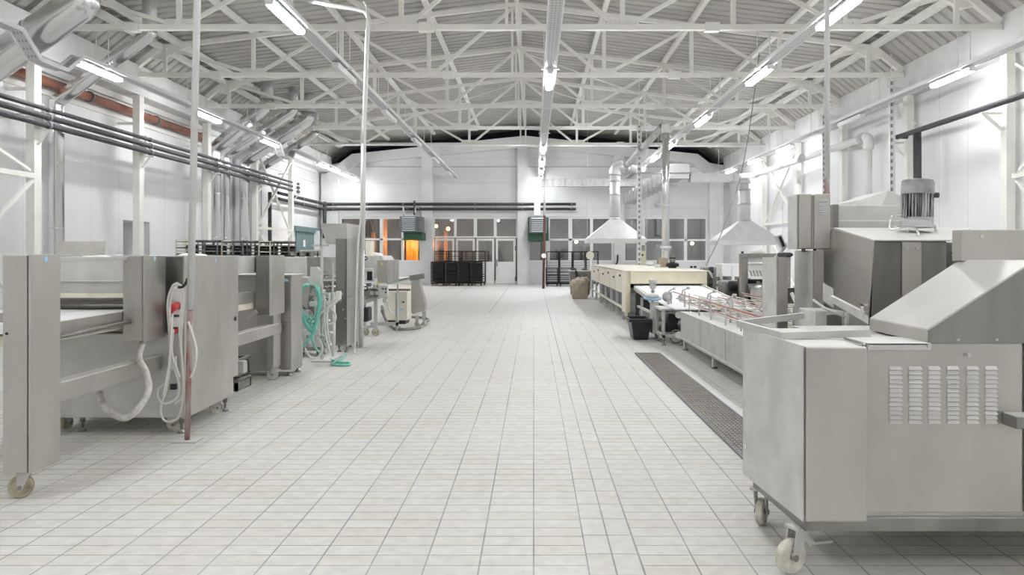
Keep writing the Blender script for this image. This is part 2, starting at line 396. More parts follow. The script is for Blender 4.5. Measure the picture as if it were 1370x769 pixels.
# windows
def window(n, a, b, xs, rows, ztop, zbot, extra=None):
    rt = sroot('window_%d' % n)
    fr = MB(); gl = MB(); y0, y1 = YB+.02, YB+.12
    fr.box(XW(a), XW(b), y0-.03, y1, ZW(zbot), ZW(zbot)+.07).box(XW(a), XW(b), y0-.03, y1, ZW(ztop)-.06, ZW(ztop))
    fr.box(XW(a), XW(a)+.06, y0, y1, ZW(zbot), ZW(ztop)).box(XW(b)-.06, XW(b), y0, y1, ZW(zbot), ZW(ztop))
    for r in rows: fr.box(XW(a), XW(b), y0, y1-.01, ZW(r)-.045, ZW(r)+.045)
    for x, wd in xs: fr.box(XW(x)-wd/2, XW(x)+wd/2, y0, y1, ZW(zbot), ZW(ztop))
    gl.box(XW(a)+.03, XW(b)-.03, y0+.05, y0+.056, ZW(zbot)+.02, ZW(ztop)-.02)
    o = struct('window_frame', fr, 'white', rt, .004); g = struct('window_glass', gl, 'glass', rt)
    return rt
window(1, 455, 563, [(484, .14), (510, .16), (538.5, .12)], [320], 291, 350)
window(3, 707, 820, [(733, .2), (763, .18), (791.5, .14)], [320.5], 291, 350)
window(4, 835, 946, [(861, .14), (890, .3), (917.5, .14)], [321], 291, 350)
window(2, 580, 692, [(609, .12), (636, .16), (662.5, .14)], [], 291, 318)
# four door leaves under the second window: glazed above, panelled below
def door(n, a, b, handle=0):
    rt = sroot('door_%d' % n); y0, y1 = YB+.02, YB+.09
    x0, x1 = XW(a)+.01, XW(b)-.01; z1 = ZW(319); g0, g1 = ZW(350), ZW(322)
    mb = MB().box(x0, x0+.1, y0, y1, .02, z1).box(x1-.1, x1, y0, y1, .02, z1).box(x0+.1, x1-.1, y0, y1, g1, z1).box(x0+.1, x1-.1, y0, y1, .02, g0)
    struct('door_leaf', mb, 'white', rt, .004)
    struct('door_glass', MB().box(x0+.1, x1-.1, y0+.03, y0+.036, g0, g1), 'glass', rt)
    if handle:
        xh = x0+.06
        struct('door_handle', MB().tube([(xh, y0, 1.15), (xh, y0-.07, 1.15), (xh, y0-.07, .85), (xh, y0, .85)], .016, 8), 'shroud', rt)
        struct('door_hinge', MB().box(x1-.03, x1+.02, y0-.03, y0, .15, .35).box(x1-.03, x1+.02, y0-.03, y0, 1.6, 1.8), 'shroud', rt)
door(1, 581.5, 608); door(2, 609.5, 635.5); door(3, 637, 661.5); door(4, 663, 690, 1)
struct('baseboard_back', MB().box(XL, XW(580), YB-.02, YB, 0, .08).box(XW(692), XR, YB-.02, YB, 0, .08), 'beamc')
# sliding teal door near the far end of the left wall
rt = sroot('door_5')
struct('door_leaf', MB().box(XL, XL+.08, 33.4, 36.6, .02, 2.4), 'tealdoor', rt, .01)
struct('door_rail', MB().box(XL, XL+.16, 33.1, 36.9, 2.4, 2.62), 'tealdoor', rt)
struct('door_notice', MB().box(XL+.08, XL+.085, 34.3, 34.6, 1.75, 2.05), 'paper', rt)
struct('door_post', MB().box(XL+.02, XL+.3, 36.0, 36.15, 0, 2.5), 'white', rt)
# neighbouring hall seen through the windows
struct('wall_far', MB().box(XL-.3, XR+.3, YB+6, YB+6.2, 0, 4.5).box(XL-.5, XL-.3, YB+.3, YB+6, 0, 4.5).box(XR+.3, XR+.5, YB+.3, YB+6, 0, 4.5), 'room')
struct('ceiling_far', MB().box(XL-.3, XR+.3, YB+.3, YB+6.2, 4.3, 4.5), 'room')
# floor joint strips
struct('trim_13', MB().box(.3655, .3755, 9.6, YB-.5, 0, .0015), 'grout_line')
struct('trim_14', MB().box(-1.09, -1.075, 19, YB-.5, 0, .0015).box(-2.75, -2.735, 18, YB-.5, 0, .0015), 'grout_line')
struct('trim_15', MB().box(1.81, 1.86, 5, 11.3, 0, .004), 'conc')

# ---------------------------------------------------------------- roof trusses and purlins
def slope_z(o):
    o = abs(o)
    return ZR-(ZR-ZK)*o/OK if o <= OK else ZK-(ZK-ZE)*(o-OK)/(OE-OK)
TY = [15.1, 19.1, 23.1, 27.1, 31.1]
def make_truss(label):
    t = thing('roof_truss', label, 'roof truss', (XC, TY[0], ZCH), 'roof trusses spanning the hall')
    y = TY[0]
    def a(o, z): return (XC+o, y, z)
    obj('bottom_chord', MB().box(XC-9.4, XC+9.42, y-.05, y+.05, ZCH-.055, ZCH+.055), 'ivory', t, .006)
    for s in (-1, 1):
        obj('top_chord', MB().bar(a(0, ZR-.06), a(s*OK, ZK-.06), .1, .1).bar(a(s*(OK-.02), ZK-.05), a(s*9.38, ZE+.02), .12, .13), 'ivory', t)
        obj('knee_plate', MB().prism([a(s*(OK-.7), ZK-.02), a(s*OK, ZK), a(s*(OK+.28), ZK-.3), a(s*OK, ZK-.36)], (0, .12, 0)), 'ivory', t)
        obj('end_gusset', MB().prism([a(s*8.85, ZCH+.05), a(s*9.38, ZCH+.05), a(s*9.38, ZE+.05)], (0, .03, 0)), 'ivory', t)
    for o in (0, -2.13, 2.13, -4.26, 4.26, -6.4, 6.4, -8.55, 8.55):
        k = MB()
        if o == 0: k.box(XC-.13, XC-.07, y-.04, y+.04, ZCH+.05, ZR-.1).box(XC+.07, XC+.13, y-.04, y+.04, ZCH+.05, ZR-.1)
        else: k.box(XC+o-.045, XC+o+.045, y-.035, y+.035, ZCH+.05, slope_z(o)-.1)
        obj('post', k, 'ivory', t)
    for o1, o2 in ((0, 2.13), (4.26, 2.13), (4.26, 6.4), (8.5, 6.4)):
        for s in (-1, 1):
            sh = .16*(1 if o1 < o2 else -1)
            obj('brace', MB().bar(a(s*(o1+sh*.4), slope_z(o1)-.12), a(s*(o2-sh), ZCH+.07), .06, .075), 'ivory', t)
    for o in (-6.4, -2.13, 2.13, 6.4):
        obj('gusset_plate', MB().prism([a(o-.34, ZCH+.05), a(o+.34, ZCH+.05), a(o+.26, ZCH+.17), a(o-.26, ZCH+.17)], (0, .02, 0)), 'ivory', t)
    for o in (-7.3, -1.65, 3.85):
        obj('splice_sleeve', MB().box(XC+o-.14, XC+o+.14, y-.075, y+.075, ZCH-.085, ZCH+.085), 'ivory', t)
    return t
tl = ['nearest roof truss, its white bottom chord highest in the photo', 'second roof truss from the camera with white tubular web', 'third of the five white roof trusses, the middle one', 'fourth white roof truss, second nearest the back wall', 'farthest white roof truss, closest to the back gable']
tr0 = make_truss(tl[0])
for y, l in zip(TY[1:], tl[1:]): dup(tr0, (XC, y, ZCH), label=l)
PY0, PY1 = 4, 36.9
pn = ['at the ridge', 'first down the %s slope from the ridge', 'halfway down the %s roof slope', 'third down the %s slope, just above the knee beam']
for k, o in enumerate((0, 2.13, 4.26, 6.4)):
    for s in ((1,) if o == 0 else (-1, 1)):
        z = slope_z(o)+.07
        side = 'left' if s < 0 else 'right'
        lab = 'long ivory roof purlin '+(pn[k] if k == 0 else pn[k] % side)
        tag(obj('roof_purlin', MB().box(XC+s*o-.06, XC+s*o+.06, PY0, PY1, z-.075, z+.03), 'ivory'), lab, 'purlin', 'roof purlins along the hall')
for s in (-1, 1):       # the doubled knee purlin with its ladder of cleats
    side = 'left' if s < 0 else 'right'
    t = thing('knee_beam', 'doubled ivory ladder beam along the %s roof knee' % side, 'beam', (XC+s*OK, PY0, ZK), 'doubled beams at the roof knees')
    for d, zz in ((-.42, .03), (.0, -.02)):
        z = slope_z(OK+d if d < 0 else OK)+zz
        obj('rail', MB().box(XC+s*(OK+d)-.075, XC+s*(OK+d)+.075, PY0, PY1, z-.08, z+.05), 'ivory', t)
    cl = MB(); yy = PY0+.3
    while yy < PY1:
        cl.bar((XC+s*(OK-.42), yy, slope_z(OK-.42)+.05), (XC+s*OK, yy, ZK+.03), .03, .03); yy += .45
    obj('cleat_row', cl, 'roof', t)
# flat bracing rods in the roof plane
for i, (y0, y1, s) in enumerate([(23.1, 27.1, 1), (27.1, 31.1, 1), (27.1, 31.1, -1)]):
    tag(obj('bracing_rod', MB().tube([(XC+s*.3, y0+.1, slope_z(.3)-.2), (XC+s*4.1, y1-.1, slope_z(4.1)-.16)], .018, 6), 'ivory'),
        ['thin bracing rod right of the ridge between third and fourth trusses', 'thin bracing rod right of the ridge, nearest the back gable', 'thin bracing rod left of the ridge, nearest the back gable'][i], 'rod', 'roof bracing rods')
# steel columns against the side walls under every truss
for s in (-1, 1):
    for i, y in enumerate(TY):
        x = -9.62 if s < 0 else 9.12
        side = 'left' if s < 0 else 'right'
        t = thing('wall_column', '%s ivory steel column against the %s wall' % (['nearest', 'second', 'third', 'fourth', 'farthest'][i], side), 'column', (x, y, 0), 'steel columns along the side walls')
        obj('shaft', MB().box(x-.085, x+.085, y-.11, y+.11, .012, 5.27), 'ivory', t, .006)
        obj('base_plate', MB().box(x-.17, x+.17, y-.2, y+.2, 0, .012), 'ivory', t)
        obj('wall_tie', MB().bar((x+s*.085, y, 4.6), (x+s*(.5 if s < 0 else .18), y, 4.6), .06, .06), 'ivory', t)
# wind bracing between columns: X frames with a middle strut
def xbrace(x, y0, y1, zs, label, group):
    t = thing('wind_bracing', label, 'bracing', (x, y0, zs[0]), group)
    for a, b in zip(zs, zs[1:]):
        obj('diagonal', MB().bar((x, y0+.25, a+.1), (x, y1-.25, b-.1), .05, .07, up=(1, 0, 0)), 'ivory', t)
        obj('diagonal', MB().bar((x+(.06 if x > 0 else -.055), y0+.25, b-.1), (x+(.06 if x > 0 else -.055), y1-.25, a+.1), .05, .07, up=(1, 0, 0)), 'ivory', t)
    for z in zs[1:-1]: obj('strut', MB().bar((x, y0+.14, z), (x, y1-.14, z), .07, .09), 'ivory', t)
xbrace(-9.58, 27.1, 31.1, (.2, 2.35, 5.1), 'ivory cross bracing between left wall columns beside tall ducts', 'cross bracings along the side walls')
xbrace(9.08, 27.1, 31.1, (.2, 2.6, 5.1), 'ivory cross bracing on right wall behind the second extractor hood', 'cross bracings along the side walls')
xbrace(9.08, 11.2, 15.0, (.2, 2.9, 5.1), 'ivory cross bracing at the right photo edge beyond nearest right column', 'cross bracings along the side walls')
xbrace(-9.43, 11.2, 15.0, (.2, 2.9, 4.2), 'ivory cross bracing at the left photo edge beyond nearest left column', 'cross bracings along the side walls')

# ---------------------------------------------------------------- light trays and lamps
ZT = E+3.58
TRX = {'far left': -8.3, 'centre left': -3.66, 'centre': .32, 'centre right': 4.42, 'far right': 8.28}
def tray(key, path):
    x = TRX[key]; t = thing('cable_tray', 'long white perforated lamp tray hung along the %s of the hall' % key, 'cable tray', (x, path[0][0], path[0][1]), 'hanging lamp trays')
    for s in (-1, 1):
        mb = MB()
        for (ya, za), (yb, zb) in zip(path, path[1:]): mb.bar((x+s*.11, ya, za+.02), (x+s*.11, yb, zb+.02), .022, .07)
        obj('side_rail', mb, 'tray', t)
    mb = MB(); 
    for (ya, za), (yb, zb) in zip(path, path[1:]):
        mb.bar((x, ya, za), (x, yb, zb), .21, .008)
    obj('tray_floor', mb, 'slot_tray', t)
    for y in [q for q in TY if path[0][0] < q < path[-1][0]]:
        mb = MB()
        for s in (-1, 1): mb.tube([(x+s*.12, y, ZT), (x+s*.12, y, ZCH-.05)], .009, 6)
        mb.box(x-.17, x+.17, y-.025, y+.025, ZT-.03, ZT-.008)
        obj('hanger', mb, 'tray', t)
    return t
dip = ZT-.36
tray('far left', [(YN+.5, ZT), (12.6, ZT), (13.05, dip), (13.8, dip), (14.3, ZT), (25.4, ZT), (25.8, dip), (26.7, dip), (27.1, ZT), (36.9, ZT)])
for k in ('centre left', 'centre', 'centre right', 'far right'): tray(k, [(YN+.5, ZT), (36.9, ZT)])
def make_lamp(lit=True):
    t = thing('fluorescent_lamp', '', 'lamp', (0, 0, 0), 'fluorescent lamps')
    obj('housing', MB().box(-.07, .07, -.72, .72, -.04, 0), 'tray', t, .006)
    obj('tube_cover', MB().hull8([(-.055, -.7, -.1), (.055, -.7, -.1), (.055, .7, -.1), (-.055, .7, -.1), (-.075, -.72, -.04), (.075, -.72, -.04), (.075, .72, -.04), (-.075, .72, -.04)]), {True: 'tube', False: 'tube_off', 'back': 'tube_back', 'side': 'tube_side', 'right': 'tube_right'}[lit], t, .01)
    obj('end_cap', MB().box(-.06, .06, -.745, -.72, -.09, -.005).box(-.06, .06, .72, .745, -.09, -.005), 'tray', t)
    return t
first = {k: make_lamp(k) for k in (True, False, 'back', 'side', 'right')}; used = dict.fromkeys(first, False)
def lamp(key, y, lit, label, group=None, z=ZT-.035):
    o = first[lit] if not used[lit] else dup(first[lit]); used[lit] = True
    o.location = (TRX[key], y, z); o['label'] = label
    o['group'] = group or 'fluorescent lamps'
ordn = ['nearest', 'second', 'third', 'fourth', 'fifth', 'sixth', 'seventh', 'eighth']
def row(key, ys, lit=True, word='lit'):
    vis = [y for y in ys if y > 9]
    for y in ys:
        if y <= 9: lamp(key, y, 'back', 'fluorescent lamp on the %s tray, behind or above the camera' % key, 'lamps of the %s tray outside the photo' % key)
        else: lamp(key, y, (('right' if y > 34 else {'far left': 'side', 'far right': 'right'}.get(key, True)) if lit else False), '%s %s fluorescent lamp on the %s lamp tray' % (ordn[vis.index(y)], word, key))
row('far left', [-5, 0, 5, 15.0, 20.0, 25.0-.35, 30.9, 32.7, 34.5, 36.2])
row('centre left', [-6, -1.5, 3, 7.5, 11.6])
row('centre left', [15.2, 19.9, 24.5, 29.3, 34.2], False, 'unlit')
row('centre', [-6, -1.5, 3, 7.5, 15.8, 26.2, 30.1, 33.4, 36.35])
row('centre right', [-6, -1.5, 3, 7.5, 11.4, 15.4, 20.5, 25.4, 28.6, 32.4])
row('far right', [-5, 0, 5, 10, 15.55, 25.9, 29.4, 32.9])
row('far right', [20.5], False, 'unlit')
# ================================================================ PIPES, DUCTS, HOODS, POLES
def pipe_run(name, label, cat, pts, r, m, group=None, n=12, bands=None, bandm='shroud'):
    t = thing(name, label, cat, pts[0], group)
    obj('pipe', MB().tube(pts, r, n), m, t)
    if bands:
        for c, d in bands:
            c = Vector(c); d = Vector(d).normalized()
            obj('clamp', MB().tube([c-d*.035, c+d*.035], r*1.25, n), bandm, t)
    return t
# three black lagged pipes along the left wall columns
YP0 = 5.0
for i, (z, w_) in enumerate([(2.78, 'uppermost'), (2.63, 'middle'), (2.475, 'lowest')]):
    x = -9.33
    pipe_run('lagged_pipe', '%s of the three black pipes along the left wall' % w_, 'pipe', [(x, YP0, E+z), (x, 30.3, E+z)], [.045, .058, .058][i], 'blackpipe', 'three black pipes on the left wall', bands=[((x, y, E+z), (0, 1, 0)) for y in TY])
for i, y in enumerate(TY):
    tag(obj('pipe_bracket', MB().box(-9.53, -9.22, y-.05, y-.02, E+2.355, E+2.392).bar((-9.52, y-.035, E+2.1), (-9.3, y-.035, E+2.38), .03, .03).box(-9.45, -9.41, y-.05, y-.02, E+2.405, E+2.88), 'ivory'), '%s bracket carrying the three black pipes on a left column' % ordn[i], 'bracket', 'brackets under the black pipes')
# two black pipes: on along the wall, round the corner and across the back wall
zb1, zb2 = E+2.36, E+2.13; xb = -9.82
yb = YB-.34
for i, z in enumerate((zb1, zb2)):
    w_ = ('upper', 'lower')[i]
    bands = [((XW(p), yb, z), (1, 0, 0)) for p in (448, 493.5, 541, 636, 699, 764)]+[((xb, y, z), (0, 1, 0)) for y in (31.6, 33.4, 35.4)]
    pipe_run('black_pipe', '%s black pipe turning the corner and crossing the back wall' % w_, 'pipe', [(xb, 30.2, z), (xb, yb, z), (XW(770), yb, z)], .062, 'blackpipe', 'pair of black pipes on the back wall', bands=bands)
pipe_run('black_riser', 'short black riser dropping from the pipe corner by the back left corner', 'pipe', [(xb+.02, yb-.165, zb1+.1), (xb+.02, yb-.165, E+.75)], .09, 'blackpipe')
pipe_run('black_riser', 'thin black riser on the left wall below the end of the triple pipes', 'pipe', [(-9.78, 29.1, E+2.3), (-9.78, 29.1, 0)], .07, 'blackpipe')
pipe_run('black_riser', 'short black drop pipe above the left wall heater', 'pipe', [(XW(556.5), yb-.13, zb1+.15), (XW(556.5), yb-.13, E+1.85)], .05, 'blackpipe', bands=[((XW(556.5), yb-.13, E+2.0), (0, 0, 1))])
# reddish brown drain pipe below the left eaves
pipe_run('brown_pipe', 'reddish brown pipe high along the left wall below the eaves', 'pipe', [(-9.97, 4, E+3.53), (-9.97, 24.02, E+3.53)], .1, 'brownpipe', bands=[((-9.97, y, E+3.53), (0, 1, 0)) for y in (14.6, 17.6, 20.7, 23.8)])
# round galvanised flues on the left
def flue(label, x0, yy, zlow, zel, x1, zel2, ztop, r, rt=None, seams=()):
    t = thing('ventilation_duct', label, 'duct', (x0, yy, zlow), 'round silver ducts by the left wall')
    pts = [(x0, yy, zlow), (x0, yy, zel-r*.9), (x0+.08*r, yy, zel-r*.35), (x0+r*.45, yy, zel), (x1-r*.4, yy, zel2-r*.1), (x1-r*.05, yy, zel2+r*.35), (x1, yy, zel2+r)]
    obj('duct', MB().tube(pts, r, 20), 'galv', t)
    obj('roof_stub', MB().tube([(x1, yy, zel2+r), (x1, yy, ztop)], (rt or r)*.97, 20), 'galv_mat', t)
    z = zlow+.6
    while z < zel-.5: obj('seam_band', MB().tube([(x0, yy, z-.012), (x0, yy, z+.012)], r*1.03, 20), 'galv', t); z += 1.35
    d = Vector((x1-x0, 0, zel2-zel)); L_ = d.length; d.normalize(); k = .5
    while k < L_-.3:
        c = Vector((x0, yy, zel))+d*k; obj('seam_band', MB().tube([c-d*.012, c+d*.012], r*1.03, 20), 'galv', t); k += .9
    return t
flue('largest silver duct, slanting across the upper left corner of the photo', -9.83, 13.55, 0, 4.45, -7.78, 5.72, 7.0, .29)
flue('slim silver duct on left wall, nearest in full height, reddish pipe behind', -9.88, 16.25, 0, 4.62, -7.95, 5.95, 6.9, .145)
flue('silver duct just left of the pair of tall ducts beyond the long racks', -9.9, 24.3, 0, 4.75, -8.25, 6.0, 6.85, .21)
flue('silver duct right of the tallest pair on the left wall', -9.95, 25.3, 0, 4.65, -7.75, 6.0, 6.85, .16)
flue('thin silver duct left of the third slanting roof duct', -9.85, 26.5, 0, 4.62, -7.6, 5.95, 6.95, .25)
flue('farthest silver duct on the left wall behind the cross bracing', -9.96, 28.3, 0, 4.5, -7.9, 5.7, 6.85, .15)
# white tube crossing under the farthest truss
pipe_run('white_pipe', 'bright white pipe crossing the hall under the farthest truss', 'pipe', [(W(372, 30.6), 30.6, H(192.5, 30.6)), (W(1041, 30.6), 30.6, H(195, 30.6))], .055, 'white')
# ---- poles rising from the floor beside the left line
def pole(name, label, base, top, r1, r2, zsplit, m1, m2, plate=.09):
    b = Vector(base); tp = Vector(top); t = thing(name, label, 'pole', base)
    f = (zsplit-b.z)/(tp.z-b.z); mid = b.lerp(tp, f)
    obj('lower_tube', MB().tube([b+Vector((0, 0, .012)), mid], r1, 14), m1, t)
    obj('upper_tube', MB().tube([mid-Vector((0, 0, .02)), tp], r2, 14), m2, t)
    obj('base_plate', MB().box(b.x-plate, b.x+plate, b.y-plate*.8, b.y+plate*.8, 0, .012), 'steel_dusty', t, .002)
    return t
z1 = 5.96
pole('support_pole', 'leaning pole in the left foreground, red oxide below and white above', (W(250.5, z1), z1, 0), (W(250.5, z1)+.155, z1, 6.85), .021, .0265, 1.02, 'redpaint', 'whitepole')
z2 = 11.95
t = pole('support_pole', 'second white pole on the left, bent over to the roof', (W(483, z2), z2, 0), (W(486.5, z2), z2, 3.1), .035, .04, 1.5, 'whitepole', 'whitepole')
obj('bent_conduit', MB().tube(smooth_path([(W(486.5, z2), z2, 3.05), P(491, 60, z2), P(493.5, 32, z2), P(490, 18, z2), P(478, 12.5, z2), P(440, 6, z2), P(400, -3, z2), (W(360, z2), z2, 5.5)], 6), .035, 10), 'whitepole', t)
pipe_run('hanging_cable', 'thin dark cable hanging beside the second white pole', 'cable', smooth_path([P(487, 2, 11.2), P(491, 20, 11.2), P(489, 110, 11.2), P(485, 260, 11.2), P(479, 330, 11.2), P(476, 420, 11.2), P(475, 460, 11.2), P(474, 473, 11.15)], 5), .012, 'cable')
z3 = 32.2
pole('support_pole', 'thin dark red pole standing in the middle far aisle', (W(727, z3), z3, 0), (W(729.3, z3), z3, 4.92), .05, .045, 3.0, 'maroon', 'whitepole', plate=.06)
t_k = tag(obj('round_tag', MB().cyl(P(727.5, 342, z3-.09), P(727.5, 342, z3-.05), .1, 16), 'paper'), 'round white disc on the dark red pole', 'disc')
pole('support_pole', 'white pole rising beside the twin steel boxes at right', (W(1107, 6.78), 6.78, 0), (W(1106, 6.78), 6.78, 6.7), .022, .024, 2.1, 'redpaint', 'whitepole')
# perforated cable risers hanging from truss ends
def riser(label, px, ptop, pbot, y, arm, wd=.16):
    x = W(px, y); t = thing('perforated_riser', label, 'cable riser', (x, y, H(pbot, y)), 'perforated steel cable risers')
    z0, z1_ = H(pbot, y), H(ptop, y)
    obj('channel', MB().box(x-wd/2, x+wd/2, y, y+.02, z0, z1_).box(x-wd/2, x-wd/2+.012, y-.05, y, z0, z1_).box(x+wd/2-.012, x+wd/2, y-.05, y, z0, z1_), 'slot_riser', t)
    obj('arm', MB().box(x-.1, x+arm, y+.02, y+.05, z1_-.15, z1_), 'tray', t)
    obj('hanger', MB().tube([(x, y+.03, z1_), (x, y+.03, slope_z(x-XC)-.02)], .012, 6), 'ivory', t)
    return t
riser('perforated riser by right wall with top arm at the second column', 1193, 108, 282, 18.8, .5, .13)
riser('perforated riser just left of the white pole at right', 1102.5, 153, 312, 23.0, .5, .13)
riser('perforated riser standing over the cream oven', 855.3, 168, 354.1, 25.08, 1.1, .14)
# black pipe on right wall
t = pipe_run('lagged_pipe', 'single black pipe along the right wall with a long black drop', 'pipe', [P(1200.5, 183.5, 18.9), P(1370, 127, 13.9), (8.75+.03, 8, E+2.85)], .06, 'blackpipe')
obj('drop_pipe', MB().tube([P(1227, 173, 18.0), P(1227.5, 252, 18.0), P(1228, 262, 18.0)], .09, 14), 'blackpipe', t)
obj('branch', MB().tube([P(1228, 261, 18.0), P(1256, 261, 17.7)], .06, 12), 'blackpipe', t)
obj('branch', MB().tube([P(1200, 183, 18.9), P(1214, 183, 18.9)], .05, 12), 'blackpipe', t)
for i, (y, px) in enumerate([(15.1, 1341), (19.1, 1212)]):
    zz = E+2.84
    tag(obj('pipe_bracket', MB().bar((9.0, y, zz-.45), (8.65, y, zz-.13), .05, .05).box(8.6, 9.0, y-.03, y+.03, zz-.15, zz-.11), 'ivory'), ['ivory bracket on nearest right column carrying the black pipe', 'ivory bracket at the far end of the right black pipe'][i], 'bracket', 'brackets of the right black pipe')
# pale drain pipe on the right with a tee
yy = 20.9
t = thing('drain_pipe', 'pale pipe on the right running back from an upright elbow', 'pipe', (W(1161, yy), yy, 1), None)
obj('upright_pipe', MB().tube([P(1162, 262, yy), P(1162, 192, yy)], .09, 16), 'white', t)
obj('elbow', MB().tube(smooth_path([P(1162, 200, yy), P(1162, 190, yy), P(1160, 184, yy+.1), P(1155.5, 183.5, yy+.3)], 4), .13, 16), 'white', t)
obj('long_pipe', MB().tube([P(1156, 184.5, yy+.2), P(1012, 233.5, 30.2)], .1, 16), 'white', t)
obj('collar', MB().tube([P(1157, 184, yy+.15), P(1152, 185.5, yy+.45)], .14, 16), 'galv_mat', t)
obj('collar', MB().tube([P(1073, 211, 25.0), P(1069.5, 212.2, 25.3)], .125, 16), 'galv_mat', t)
obj('cross_pipe', MB().tube([P(1014, 235, 30.2), P(970, 236, 30.2)], .1, 14), 'white', t)

# ---- extractor hoods
def hood(label, y, xc, zlip, halfw, depth, zbody, dr, ztop, group='extractor hoods'):
    t = thing('extractor_hood', label, 'extractor hood', (xc, y, zlip), group)
    h = MB().frustum((xc-halfw, xc+halfw, y-depth, y+depth, zlip), (xc-halfw, xc+halfw, y-depth, y+depth, zlip+.13))
    obj('hood_lip', h, 'hood', t)
    obj('hood_skirt', MB().frustum((xc-halfw, xc+halfw, y-depth, y+depth, zlip+.13), (xc-dr, xc+dr, y-dr, y+dr, zbody)), 'hood', t)
    obj('hood_duct', MB().tube([(xc, y, zbody-.02), (xc, y, ztop)], dr, 24), 'hood', t)
    for z in (zbody+.02, ztop-.25, ztop-.7): obj('duct_collar', MB().tube([(xc, y, z-.03), (xc, y, z+.03)], dr*1.09, 24), 'galv_mat', t)
    wr = MB()
    for s in (-1, 1): wr.tube([(xc+s*halfw, y-depth, zlip+.13), (xc+s*halfw*.98, y-depth, slope_z(xc+s*halfw*.98-XC)+.12)], .006, 5)
    obj('hanging_wire', wr, 'tray', t)
    return t
y1 = 26.0; xc1 = W(822.5, y1)
h1 = hood('extractor hood above the cream oven, left of the tall silver stack', y1, xc1, H(325, y1), .96, .7, H(293.5, y1), .17, H(232, y1))
obj('elbow', MB().tube(smooth_path([(xc1, y1, H(234, y1)), P(823, 229, y1), P(826, 224.5, y1), P(834, 222.5, y1)], 5), .2, 20), 'hood', h1)
y2 = 24.4; xc2 = W(995.8, y2)
h2 = hood('extractor hood at right above the grey framed machine', y2, xc2, H(327.5, y2), .975, .7, H(296, y2), .18, H(243, y2))
obj('elbow', MB().tube([(xc2, y2, H(246, y2)), (xc2, y2, H(239, y2))], .19, 20), 'hood', h2)
# stack rising from the oven, with its sloping pipe
t = thing('exhaust_stack', 'tall silver exhaust stack standing on the cream oven', 'exhaust stack', (W(890.8, 22.6), 22.6, 1.08))
ys = 22.6; xs = W(890.8, ys)
obj('stack_tube', MB().tube([(xs, ys, H(330, ys)), (xs, ys, H(172, ys))], .1, 18), 'galv', t)
obj('stack_cap', MB().tube([(xs, ys, H(178, ys)), (xs, ys, H(166, ys)), (xs, ys, H(163, ys))], [.125, .125, .07], 18), 'hood', t)
obj('stack_funnel', MB().tube([(xs, ys, H(332, ys)), (xs, ys, H(338, ys)), (xs, ys, 1.16), (xs, ys, 1.09)], [.11, .085, .07, .09], 18).tube([(xs, ys, H(329, ys)), (xs, ys, H(332.5, ys))], .16, 18), 'hood', t)
obj('stack_band', MB().tube([(xs, ys, H(274, ys)), (xs, ys, H(275.5, ys))], .106, 18).tube([(xs, ys, H(228, ys)), (xs, ys, H(229, ys))], .106, 18), 'galv_mat', t)
t = thing('sloping_pipe', 'grey pipe sloping down to the left from the silver stack top', 'pipe', tuple(P(885, 170, ys)))
obj('pipe', MB().tube([P(886, 169, ys+.15), P(837.5, 223, 25.5)], .1, 14), 'galv_mat', t)
obj('coupling', MB().tube([P(858.5, 197.5, 24.15), P(855.5, 201, 24.3)], .12, 14), 'galv_mat', t)
obj('end_cap', MB().tube([P(839, 221, 25.4), P(836, 225, 25.5)], .14, 14), 'galv_mat', t)
pipe_run('white_pipe', 'short bright pipe beside the elbow of the oven hood', 'pipe', [P(841, 223, 25.9), P(863, 228, 25.9)], .1, 'white')
# rectangular ducts
t = thing('rectangular_duct', 'silver rectangular duct running back along the hall at right', 'duct', (W(905, 24.6), 24.6, H(240, 24.6)), 'rectangular silver ducts')
xa, xb_ = 4.22, 4.72; za, zb_ = 3.78, 4.18
obj('duct_body', MB().box(xa, xb_, 24.6, 36.6, za, zb_), 'galv', t)
fl = MB(); yv = 24.7
while yv < 36.7:
    fl.box(xa-.03, xb_+.03, yv-.02, yv+.02, za-.03, zb_+.03); yv += 1.08
obj('flange_row', fl, 'galv_mat', t)
obj('edge_pipe', MB().cyl(P(836, 231.5, 24.17), P(926, 231.5, 24.17), .025, 10), 'galv_mat', t)
obj('duct_end_box', MB().box(xa-.03, xb_+.08, 24.2, 24.6, za-.02, zb_+.03), 'galv', t)
t = thing('rectangular_duct', 'silver rectangular duct between the duct corner and the right hood', 'duct', (4.9, 24.4, 3.7), 'rectangular silver ducts')
obj('duct_body', MB().box(4.86, xc2-.2, 24.2, 24.6, H(243, 24.4), H(232.6, 24.4)), 'hood', t)
obj('flange_row', MB().box(4.83, 4.88, 24.16, 24.64, H(244, 24.4), H(231.6, 24.4)).box(xc2-.4, xc2-.36, 24.16, 24.64, H(244, 24.4), H(231.6, 24.4)), 'galv_mat', t)
yd = 35.4
t = thing('rectangular_duct', 'long silver duct across the back from heater to the oven hood', 'duct', (W(715, yd), yd, H(250, yd)), 'rectangular silver ducts')
obj('duct_body', MB().box(W(722, yd), W(905, yd), yd-.17, yd+.17, H(249.5, yd), H(239.5, yd)), 'galv_mat', t)
obj('duct_drop', MB().box(W(714.5, yd), W(723, yd), yd-.15, yd+.15, H(288, yd), H(239, yd)), 'hood', t)
obj('duct_corner', MB().box(W(713, yd), W(723.5, yd), yd-.18, yd+.18, H(252, yd), H(237.5, yd)), 'galv', t)
obj('flange_row', MB().box(W(738.5, yd), W(740, yd), yd-.2, yd+.2, H(250.5, yd), H(238.5, yd)).box(W(779, yd), W(780, yd), yd-.2, yd+.2, H(250.5, yd), H(238.5, yd)).box(W(755, yd), W(756, yd), yd-.2, yd+.2, H(250.5, yd), H(238.5, yd)), 'galv', t)
